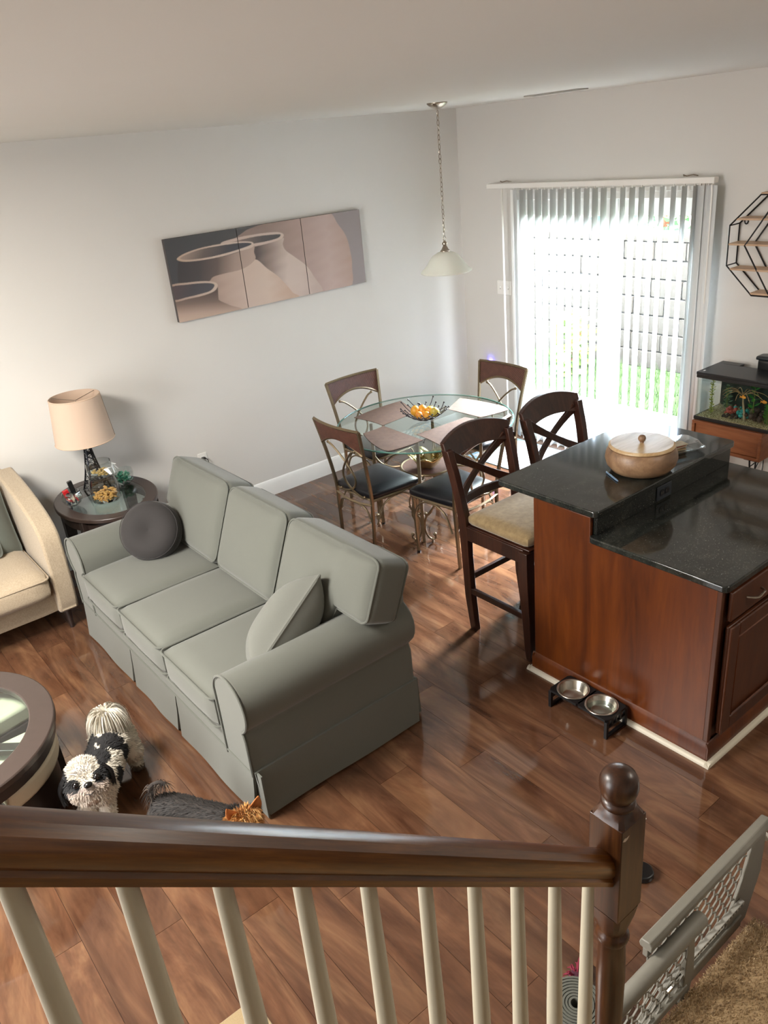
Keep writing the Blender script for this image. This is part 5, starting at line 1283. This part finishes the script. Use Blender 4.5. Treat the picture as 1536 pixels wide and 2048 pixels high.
# ------------------------------------------------------------------ small things on the floor
t = thing('coiled_roll', 'coiled dark grey foam strip standing on the floor behind the balusters', 'roll', (1.285, 1.0, 0))
cm = plain('grey_foam', '5c5d55', .8, var=.1)
g = G(); vs = []; n = 220; th = 1.7
for i in range(n+1):
    a = i*2*pi*7.5/n; r = .012+.0095*a/(2*pi)
    for rr_ in (r, r+.0068): vs += [(rr_*cos(a), rr_*sin(a), .0), (rr_*cos(a), rr_*sin(a), .10)]
for i in range(n):
    b = i*4; g.f += [(b, b+4, b+5, b+1), (b+2, b+3, b+7, b+6), (b+1, b+5, b+7, b+3), (b, b+2, b+6, b+4)]
g.f += [(0, 1, 3, 2), (4*n, 4*n+2, 4*n+3, 4*n+1)]; g.v = vs; g.obj('coil', cm, t, angle=50)
t = thing('rope_toy', 'frayed burgundy rope dog toy beside the coiled grey roll', 'toy', (1.385, 1.075, 0))
rm = plain('burgundy_rope', '7a1f35', .9, var=.35, scale=70)
G().ball((0, 0, .03), .03, (1, 1, .85), 8).obj('knot', plain('dark_rope', '4a2030', .9, var=.4, scale=60), t)
g = G()
for i in range(46):
    a = random.uniform(0, 6.28); L = random.uniform(.03, .065); e = random.uniform(.1, 1.1)
    d = Vector((cos(a)*cos(e), sin(a)*cos(e), sin(e)))
    g.tube([Vector((0, 0, .03))+d*.02, Vector((0, 0, .03))+d*L*.8, Vector((0, 0, .028))+d*L+Vector((random.uniform(-.01, .01), 0, -.008))], [.0035, .003, .0018], 5)
g.tube(spline([(0, 0, .04), (.02, .012, .06), (.05, .03, .05), (.09, .05, .012)], 5), .004, 5)
o = g.obj('frayed_ends', rm, t); 
t = thing('slipper', 'black slide slipper with a white mark on the floor right of the newel', 'slipper', (1.838, 1.262, 0))
m = Matrix.Rotation(radians(-52), 4, 'Z')
sole = [(-.135, -.02), (-.125, -.036), (-.08, -.038), (0, -.032), (.06, -.042), (.11, -.04), (.135, -.02), (.138, .005), (.12, .035), (.06, .048), (0, .036), (-.08, .036), (-.125, .032), (-.135, .015)]
sp_ = [tuple(p)[:2] for p in spline([(x, y, 0) for x, y in sole], 3, True)]
G().prism(sp_, lambda u, v, w: tuple(m @ Vector((u, v, w))), 0, .026).obj('sole', MAT['blackplastic'], t, bevel=.006, seg=3)
g = G(); vs = []
for i in range(9):
    a = pi*i/8; y = -.046*cos(a); z = .02+.05*sin(a)
    for x in (.01, .095): vs += [m @ Vector((x, y, z)), m @ Vector((x, y*.93, z-.005))]
for i in range(8):
    b = i*4; g.f += [(b, b+4, b+6, b+2), (b+1, b+3, b+7, b+5), (b, b+1, b+5, b+4), (b+2, b+6, b+7, b+3)]
g.v = [tuple(v) for v in vs]; st = g.obj('strap', plain('slipper_strap', '202124', .6), t, angle=60)
def onst(x, a): return m @ Vector((x, -.047*cos(a), .02+.051*sin(a)))
for seg_ in (((.03, .45), (.075, .45)), ((.03, .95), (.075, .75)), ((.03, .45), (.03, .95)), ((.075, .45), (.075, .75))):
    (x0, a0), (x1, a1) = seg_; G().tube([onst(x0+(x1-x0)*k/4, a0+(a1-a0)*k/4) for k in range(5)], .0022, 5).obj('white_mark', MAT['plate'], st)
tag(G().prism(rrect(-.22, -.30, .22, .30, .01), lambda u, v, w: (u, v, w), 0, .008).obj('floor_mat', fabric('beige_mat', '83704f', 'a08b68', 300, .4), bevel=.003), 'flat beige mat on the floor below the stair balusters', 'mat', None, (.345, 1.46, .0005))
# pale floor mat in front of the patio door
t = thing('door_mat', 'white mat with a pale blue border on the floor by the patio door', 'mat', (4.76, 4.28, .0005))
G().prism(rrect(-.29, -.47, .29, .47, .01), lambda u, v, w: (u, v, w), 0, .006).obj('border', plain('mat_blue', 'a9cfe0', .8), t)
G().prism(rrect(-.255, -.435, .255, .435, .01), lambda u, v, w: (u, v, w), .006, .008).obj('mat_field', plain('mat_white', 'eef0f2', .8), t)
for k in range(3):
    c = thing('paper_scrap', ('small white crumb on the floor in front of the island corner', 'small white crumb on the floor beside the top of the pet gate', 'small white crumb on the floor behind the newel post')[k], 'scrap', ((2.13, 1.33, .0005), (2.27, 1.02, .0005), (1.75, 1.42, .0005))[k], 0, 'white crumbs on the floor')
    G().rbox((0, 0, .002), (.008, .005, .004), .0015, n=3).obj('crumb', MAT['plate'], c)
# ------------------------------------------------------------------ dogs
def capsule_chain(pts, n=5):   # [(pos, r), ...] -> list of balls along the chain
    out = []
    for (a, ra), (b, rb) in zip(pts[:-1], pts[1:]):
        a, b = Vector(a), Vector(b)
        for i in range(n): f = i/n; out.append((a.lerp(b, f), ra+(rb-ra)*f))
    out.append((Vector(pts[-1][0]), pts[-1][1])); return out
def blob(name, balls, mat, parent, org, colfn, voxel=.007, smooth=6):
    g = G()
    for b in balls: g.ball(tuple(b[0]), b[1], b[2] if len(b) > 2 else (1, 1, 1), 7)
    o = g.obj(name, mat, None)
    r = o.modifiers.new('r', 'REMESH'); r.mode = 'VOXEL'; r.voxel_size = voxel; r.use_smooth_shade = True
    s = o.modifiers.new('s', 'SMOOTH'); s.iterations = smooth; s.factor = .5
    dg = bpy.context.evaluated_depsgraph_get(); me = bpy.data.meshes.new_from_object(o.evaluated_get(dg))
    bpy.data.objects.remove(o)
    me.name = name; me.materials.clear(); me.materials.append(mat)
    vs = [v.co.copy() for v in me.vertices]
    paint(me, vs, colfn)
    me.transform(Matrix.Translation(-Vector(org)))
    me.polygons.foreach_set('use_smooth', [True]*len(me.polygons))
    n = bpy.data.objects.new(name, me); COL.objects.link(n); n.parent = parent; return n
def paint(me, vs, colfn):
    cc = np.ones((len(vs), 4)); cc[:, :3] = [colfn(v) for v in vs]
    if 'Col' in me.color_attributes: me.color_attributes.remove(me.color_attributes['Col'])
    me.color_attributes.new('Col', 'FLOAT_COLOR', 'POINT').data.foreach_set('color', cc.ravel())
def fur(name, body, mat, parent, org, colfn, n, length, flow, lift=.4, width=.0016, skip=None, vmax=1.2):
    me = body.data; me.calc_loop_triangles(); O_ = Vector(org)
    tris = me.loop_triangles; co = [v.co for v in me.vertices]; no = [v.normal for v in me.vertices]
    w = np.array([t.area for t in tris]); pick = np.random.default_rng(3).choice(len(tris), n, p=w/w.sum())
    g = G(); cols = []
    for k in pick:
        t = tris[k]; a, b = random.random(), random.random()
        if a+b > 1: a, b = 1-a, 1-b
        i, j, l = t.vertices; p = co[i]+(co[j]-co[i])*a+(co[l]-co[i])*b+O_; nn = no[i].lerp(no[j], .5)
        if skip and skip(p): continue
        L = length(p) if callable(length) else length
        L *= random.uniform(.6, 1.2); fl = flow(p); d = (nn*lift+fl*.9+Vector((random.gauss(0, .14), random.gauss(0, .14), random.gauss(0, .14)))).normalized()
        fl2 = (d+Vector((0, 0, -.45))).normalized(); e = d.cross(nn); e = e.normalized()*width if e.length > 1e-4 else d.orthogonal().normalized()*width
        q = p-nn*.002; m1 = q+d*L*.55; m2 = m1+fl2*L*.45
        g.add([q-e, q+e, m1+e*.8, m1-e*.8, m2], [(0, 1, 2, 3), (3, 2, 4)]); c = colfn(p); v_ = random.choice((random.uniform(.5, .8), random.uniform(.8, 1.1), random.uniform(1.0, vmax))); cols += [tuple(min(1, x*v_) for x in c)]*5
    o = strands(g, name, mat, parent, org, cols); o['kind'] = 'stuff'; return o
def strands(g, name, mat, parent, org, cols):
    me = bpy.data.meshes.new(name); me.from_pydata([tuple(Vector(p)-Vector(org)) for p in g.v], [], g.f); me.update(); me.materials.append(mat)
    cc = np.ones((len(g.v), 4)); cc[:, :3] = cols
    me.color_attributes.new('Col', 'FLOAT_COLOR', 'POINT').data.foreach_set('color', cc.ravel())
    me.polygons.foreach_set('use_smooth', [True]*len(me.polygons))
    o = bpy.data.objects.new(name, me); COL.objects.link(o); o.parent = parent; return o
def lock(g, cols, path, w, col, side=None):   # a flat tapering lock of hair
    pts = spline(path, 3); n = len(pts)
    sd = side or Vector((random.gauss(0, 1), random.gauss(0, 1), random.gauss(0, .3))).normalized()
    vs = []
    for i, p in enumerate(pts):
        f = i/(n-1); ww = w*(1-f**2*.9); t = (pts[min(i+1, n-1)]-pts[max(i-1, 0)]).normalized(); e = t.cross(sd)
        e = e.normalized() if e.length > 1e-4 else t.orthogonal().normalized()
        vs += [p-e*ww, p+e*ww]
    g.add(vs, [(2*i, 2*i+1, 2*i+3, 2*i+2) for i in range(n-1)]); v_ = random.uniform(.8, 1.12)
    cols += [tuple(min(1, x*v_) for x in col)]*len(vs)
furm = vcol('dog_coat', .75, .04)
furm.use_backface_culling = False
C_ = lambda h: lin(h)[:3]
WHITE, BLACK, CREAM, GREYT = C_('cfc7b8'), C_('0c0b0e'), C_('cfc6b4'), C_('8d8078')

# the black and white long-haired dog facing the stairs
d1o = (.57, 2.98, 0)
d1 = thing('shih_tzu_dog', 'black and white long haired small dog standing and looking up at the camera', 'dog', d1o)
H = Vector((.452, 2.845, .285)); fw = Vector((-.10, -.84, .53)).normalized(); rt = fw.cross(Vector((0, 0, 1))).normalized(); up = rt.cross(fw).normalized()
HS = 1.16
hp_ = lambda r, u, f: H+(rt*r+up*u+fw*f)*HS      # rt is the dog's own left as the camera sees it on the right
body = [((.672, 3.165, .205), .082), ((.655, 3.14, .20), .088), ((.625, 3.09, .205), .086), ((.59, 3.04, .205), .084), ((.555, 2.99, .205), .086), ((.525, 2.945, .205), .088), ((.50, 2.915, .185), .085), ((.487, 2.895, .23), .072), ((.47, 2.87, .255), .068)]
head = [(H, .078, (1.12, 1, .98)), (hp_(0, .020, -.010), .074), (hp_(0, -.022, .046), .044, (1.2, 1, .85)), (hp_(-.030, -.026, .036), .040), (hp_(.030, -.026, .036), .040), (hp_(0, -.050, .040), .038, (1.2, 1, .8))]
legs = []
for foot, top in (((.500, 2.872, .02), (.515, 2.915, .16)), ((.420, 2.905, .02), (.455, 2.925, .16))):
    legs += capsule_chain([(top, .050), (Vector(top).lerp(Vector(foot), .6)+Vector((0, .006, 0)), .034), (Vector(foot)+Vector((0, .004, .012)), .030), (Vector(foot)+Vector((-.003, -.014, 0)), .024)], 4)
for hipp, knee, hock, foot in (((.70, 3.145, .19), (.715, 3.10, .115), (.735, 3.155, .075), (.725, 3.115, .02)), ((.625, 3.175, .19), (.605, 3.135, .115), (.61, 3.19, .075), (.60, 3.15, .02))):
    legs += capsule_chain([(hipp, .062), (knee, .046), (hock, .031), (Vector(foot)+Vector((0, .012, .012)), .028), (Vector(foot)+Vector((0, -.012, 0)), .024)], 4)
def d1col(p):
    p = Vector(p); q = (p-H)/HS; r, u, f = q.dot(rt), q.dot(up), q.dot(fw)
    if (q.length < .10 and f > -.03) or (q.length < .14 and f > .03):
        for s in (-1, 1):
            if ((r-s*.040)/.022)**2+((u-.006)/.021)**2 < 1 and f > .02: return BLACK
        if u < -.045: return C_('b3a597')
        if u < -.008 and f > .03: return C_('a8998c') if u < -.02 else GREYT
        if abs(r) < .040 and u > .0: return WHITE
        if abs(r) > .048: return BLACK
        return WHITE
    for c, rad in (((.478, 2.895, .31), .070), ((.535, 2.955, .285), .058), ((.622, 3.025, .275), .056), ((.655, 3.00, .205), .040), ((.545, 3.085, .28), .046), ((.515, 3.03, .245), .060), ((.475, 2.98, .21), .085), ((.555, 3.135, .26), .05), ((.572, 2.905, .20), .040), ((.562, 2.90, .14), .036), ((.582, 2.94, .17), .034), ((.415, 2.94, .20), .075)):
        if (p-Vector(c)).length < rad: return BLACK
    if p.z < .03 and p.y > 3.05: return C_('6b5a48')
    return WHITE if p.y < 3.1 else CREAM
body = capsule_chain(body, 4)
b1 = blob('body', body+head+legs, furm, d1, d1o, d1col, .0065, 5)
spine = (Vector((.25, .33, 0))).normalized()
def d1flow(p):
    q = Vector(p)-H
    if q.length < .105: 
        r = q.normalized(); return (r-fw*r.dot(fw)).normalized()*.8+Vector((0, 0, -.35)) if q.length > .01 else Vector((0, 0, -1))
    return (spine*.6+Vector((0, 0, -.55 if p[2] > .1 else -.9))).normalized()
fur('coat', b1, furm, d1, d1o, d1col, 30000, lambda p: .024 if (Vector(p)-H).length > .115 else .016, d1flow, .55, .0021)
G().ball(tuple(hp_(0, -.006, .086)-Vector(d1o)), .0155, (1.15, .9, .8), 8).obj('nose', plain('dog_nose', '0d0c0d', .25), d1)
G().tube([hp_(x, -.034-.006*(1-abs(x)/.016), .0865-abs(x)*.5)-Vector(d1o) for x in (-.016, -.008, 0, .008, .016)], .0016, 5).obj('mouth', MAT['blackplastic'], d1)
for s in (-1, 1):
    e = G().ball(tuple(hp_(s*.036, .006, .062)-Vector(d1o)), .0150, n=8).obj('eye', plain('dog_eye', '0c0808', .05), d1)
    g = G(); cols = []
    for i in range(260):
        a = random.uniform(-.03, .03); c = hp_(s*.066, .036, -.012+a*1.4)
        dn = Vector((0, 0, -1)); o_ = rt*s
        L = random.uniform(.085, .135)
        lock(g, cols, [c, c+o_*.018+dn*L*.25+fw*random.uniform(-.01, .012), c+o_*(.028+random.uniform(-.006, .006))+dn*L*.65+fw*random.uniform(-.016, .018), c+o_*(.022+random.uniform(-.012, .012))+dn*L+fw*random.uniform(-.02, .022)], random.uniform(.002, .0045), BLACK, fw)
    eo = strands(g, 'ear', furm, d1, d1o, cols)
# beard, brow and forehead locks
g = G(); cols = []
for i in range(170):
    r = random.uniform(-.036, .036); c = hp_(r, -.012+random.uniform(-.03, 0), .068-abs(r)*.5); s = 1 if r > 0 else -1
    L = random.uniform(.025, .045); lock(g, cols, [c, c+rt*s*.012+fw*.006-up*L*.3, c+rt*s*.018-up*L], random.uniform(.0012, .0028), C_(random.choice(('b5a698', 'c9beb0', 'a3958a', 'd6cec2'))), fw)
for i in range(150):
    r = random.uniform(-.02, .02); c = hp_(r, .03+random.uniform(-.01, .014), .055); L = random.uniform(.03, .055); s = random.uniform(-1, 1)
    lock(g, cols, [c, c+up*L*.35+rt*s*.014+fw*.004, c+up*L*.5+rt*s*.034-fw*.012, c+up*L*.45+rt*s*.048-fw*.03], random.uniform(.0012, .0026), C_(random.choice(('dcd5c8', 'c8c0b2', 'efe9de', '9b938a'))), fw)
strands(g, 'face_hair', furm, d1, d1o, cols)['kind'] = 'stuff'
# plumed tail falling over the back
g = G(); cols = []; T = Vector((.668, 3.16, .33))
for i in range(900):
    a = random.uniform(0, 6.28); rr_ = random.uniform(.045, .092); L = random.uniform(.07, .145)
    if random.random() < .35: a = random.uniform(-2.6, -.6)
    o_ = Vector((cos(a), sin(a), 0)); st = T+o_*random.uniform(0, .012)+Vector((0, 0, random.uniform(-.012, .010)))
    lock(g, cols, [st, st+o_*rr_*.5+Vector((0, 0, .014)), st+o_*rr_*.9+Vector((0, 0, -.03)), st+o_*rr_*1.05+Vector((0, 0, -L))], random.uniform(.0015, .004), C_(random.choice(('d8d2c4', 'c9c2b2', 'e9e4d8', 'b0a798', 'e2dccf'))))
ta = strands(g, 'tail', furm, d1, d1o, cols)
core = G().ball((T.x-d1o[0], T.y-d1o[1], T.z-.062), .064, (1, 1, 1.15), 8).obj('tail_core', plain('tail_white', 'cdc6b7', .9), ta)
for (x, y) in ((.725, 3.10), (.60, 3.138), (.497, 2.857), (.417, 2.89)):
    G().ball((x-d1o[0], y-d1o[1]-.006, .016), .019, (1.1, 1.2, .8), 6).obj('paw', plain('paw_dark', '54473a', .8), d1)

# the small tan-headed dark dog at the sofa corner
d2o = (.77, 2.43, 0)
d2 = thing('yorkie_dog', 'small dark grey dog with tan pointed ears beside the near sofa corner', 'dog', d2o)
H2 = Vector((.862, 2.262, .205)); f2 = Vector((-.25, -.93, -.12)).normalized(); r2 = f2.cross(Vector((0, 0, 1))).normalized(); u2 = r2.cross(f2).normalized()
h2 = lambda r, u, f: H2+r2*r+u2*u+f2*f
bd = [((.672, 2.585, .165), .062), ((.69, 2.55, .168), .066), ((.715, 2.51, .168), .066), ((.742, 2.465, .166), .064), ((.77, 2.42, .166), .064), ((.797, 2.375, .168), .064), ((.82, 2.335, .175), .056), ((.842, 2.30, .190), .050)]
hd = [(H2, .050), (h2(0, .006, .014), .046), (h2(0, -.016, .048), .026), (h2(0, -.019, .064), .020), (h2(-.02, -.012, .03), .026), (h2(.02, -.012, .03), .026)]
lg2 = []
for foot, top in (((.835, 2.262, .016), (.832, 2.325, .13)), ((.765, 2.285, .016), (.775, 2.345, .13))):
    lg2 += capsule_chain([(top, .036), (Vector(top).lerp(Vector(foot), .55)+Vector((0, .008, 0)), .022), (Vector(foot)+Vector((0, .008, .012)), .019), (Vector(foot)+Vector((-.004, -.012, 0)), .016)], 4)
for hipp, knee, hock, foot in (((.705, 2.60, .15), (.725, 2.56, .095), (.715, 2.615, .06), (.712, 2.585, .016)), ((.64, 2.58, .15), (.645, 2.54, .095), (.63, 2.59, .06), (.63, 2.56, .016))):
    lg2 += capsule_chain([(hipp, .046), (knee, .032), (hock, .020), (Vector(foot)+Vector((0, .01, .012)), .018), (Vector(foot)+Vector((0, -.012, 0)), .016)], 4)
TAN, DK = C_('a5733c'), C_('1c1714')
def d2col(p):
    p = Vector(p)
    if (p-H2).length < .085 and (p-H2).dot(f2) > -.03: return TAN
    if p.z < .095: return C_('9a6a38')
    if (p-Vector((.655, 2.60, .13))).length < .035: return TAN
    return DK
bd = capsule_chain([(c, r) for c, r in bd], 5)
b2 = blob('body', bd+hd+lg2, furm, d2, d2o, d2col, .0055, 5)
sp2 = Vector((-.5, .85, 0)).normalized()
def d2flow(p):
    if (Vector(p)-H2).length < .085: return (Vector(p)-H2).normalized()*.5+Vector((0, 0, -.2))
    return (sp2*.8+Vector((0, 0, -.4))).normalized()
fur('coat', b2, furm, d2, d2o, d2col, 24000, lambda p: .028, d2flow, .6, .0019, None, 2.6)
for s in (-1, 1):
    e0 = h2(s*.038, .034, -.008); tipp = e0+u2*.064+r2*s*.026-f2*.004; n_ = (f2*.8+r2*s*.4).normalized()
    g = G(); out = [e0-r2*.024, e0+r2*.026]
    vs = []; k = 8
    for i in range(k+1):
        f = i/k; c = e0.lerp(tipp, f); w = .027*(1-f)**.75*(1+.25*sin(pi*f))
        for j in range(5):
            t_ = (j-2)/2; vs.append(c+r2*w*t_-f2*(.010*(1-t_*t_))*(1-f)-Vector(d2o))
    g.add(vs, [(i*5+j, i*5+j+1, (i+1)*5+j+1, (i+1)*5+j) for i in range(k) for j in range(4)])
    eo = g.obj('ear', plain('tan_ear', 'a86430', .85, var=.25, scale=60), d2, angle=80); eo.modifiers.new('t', 'SOLIDIFY').thickness = .004
    G().ball(tuple(h2(s*.020, .004, .046)-Vector(d2o)), .0075, n=6).obj('eye', plain('dog_eye', '0c0808', .05), d2)
G().ball(tuple(h2(0, -.012, .084)-Vector(d2o)), .008, n=6).obj('nose', plain('dog_nose', '0d0c0d', .25), d2)
g = G(); cols = []
for i in range(230):
    c = h2(random.uniform(-.034, .034), .042+random.uniform(-.01, .008), random.uniform(-.01, .035)); s = random.uniform(-1, 1); L = random.uniform(.025, .05)
    lock(g, cols, [c, c+u2*L*.4+r2*s*.008+f2*L*.15, c+u2*L*.45+r2*s*.026+f2*L*.5, c+u2*L*.1+r2*s*.034+f2*L*.8], random.uniform(.001, .0024), C_(random.choice(('c89858', 'b07a3e', 'd9b377', '94622f'))), f2)
strands(g, 'top_hair', furm, d2, d2o, cols)['kind'] = 'stuff'
g = G(); cols = []
tp_ = spline([(.655, 2.605, .185), (.635, 2.625, .225), (.640, 2.63, .275), (.668, 2.61, .295), (.690, 2.595, .285)], 6)
g2 = G().tube([Vector(p)-Vector(d2o) for p in tp_], [.014-.008*i/(len(tp_)-1) for i in range(len(tp_))], 8)
for p in tp_[2:]:
    for k in range(13):
        d = Vector((random.gauss(-.2, .6), random.gauss(.1, .6), -.6)).normalized(); L = random.uniform(.025, .06)
        lock(g, cols, [p, p+d*L*.5+Vector((0, 0, .006)), p+d*L+Vector((0, 0, -.016))], random.uniform(.0008, .002), C_(random.choice(('2a2420', '4b4038', '1c1816', '5f5245'))))
to = g2.obj('tail', plain('tail_dark', '2c2622', .9), d2); strands(g, 'tail_hair', furm, to, d2o, cols)['kind'] = 'stuff'
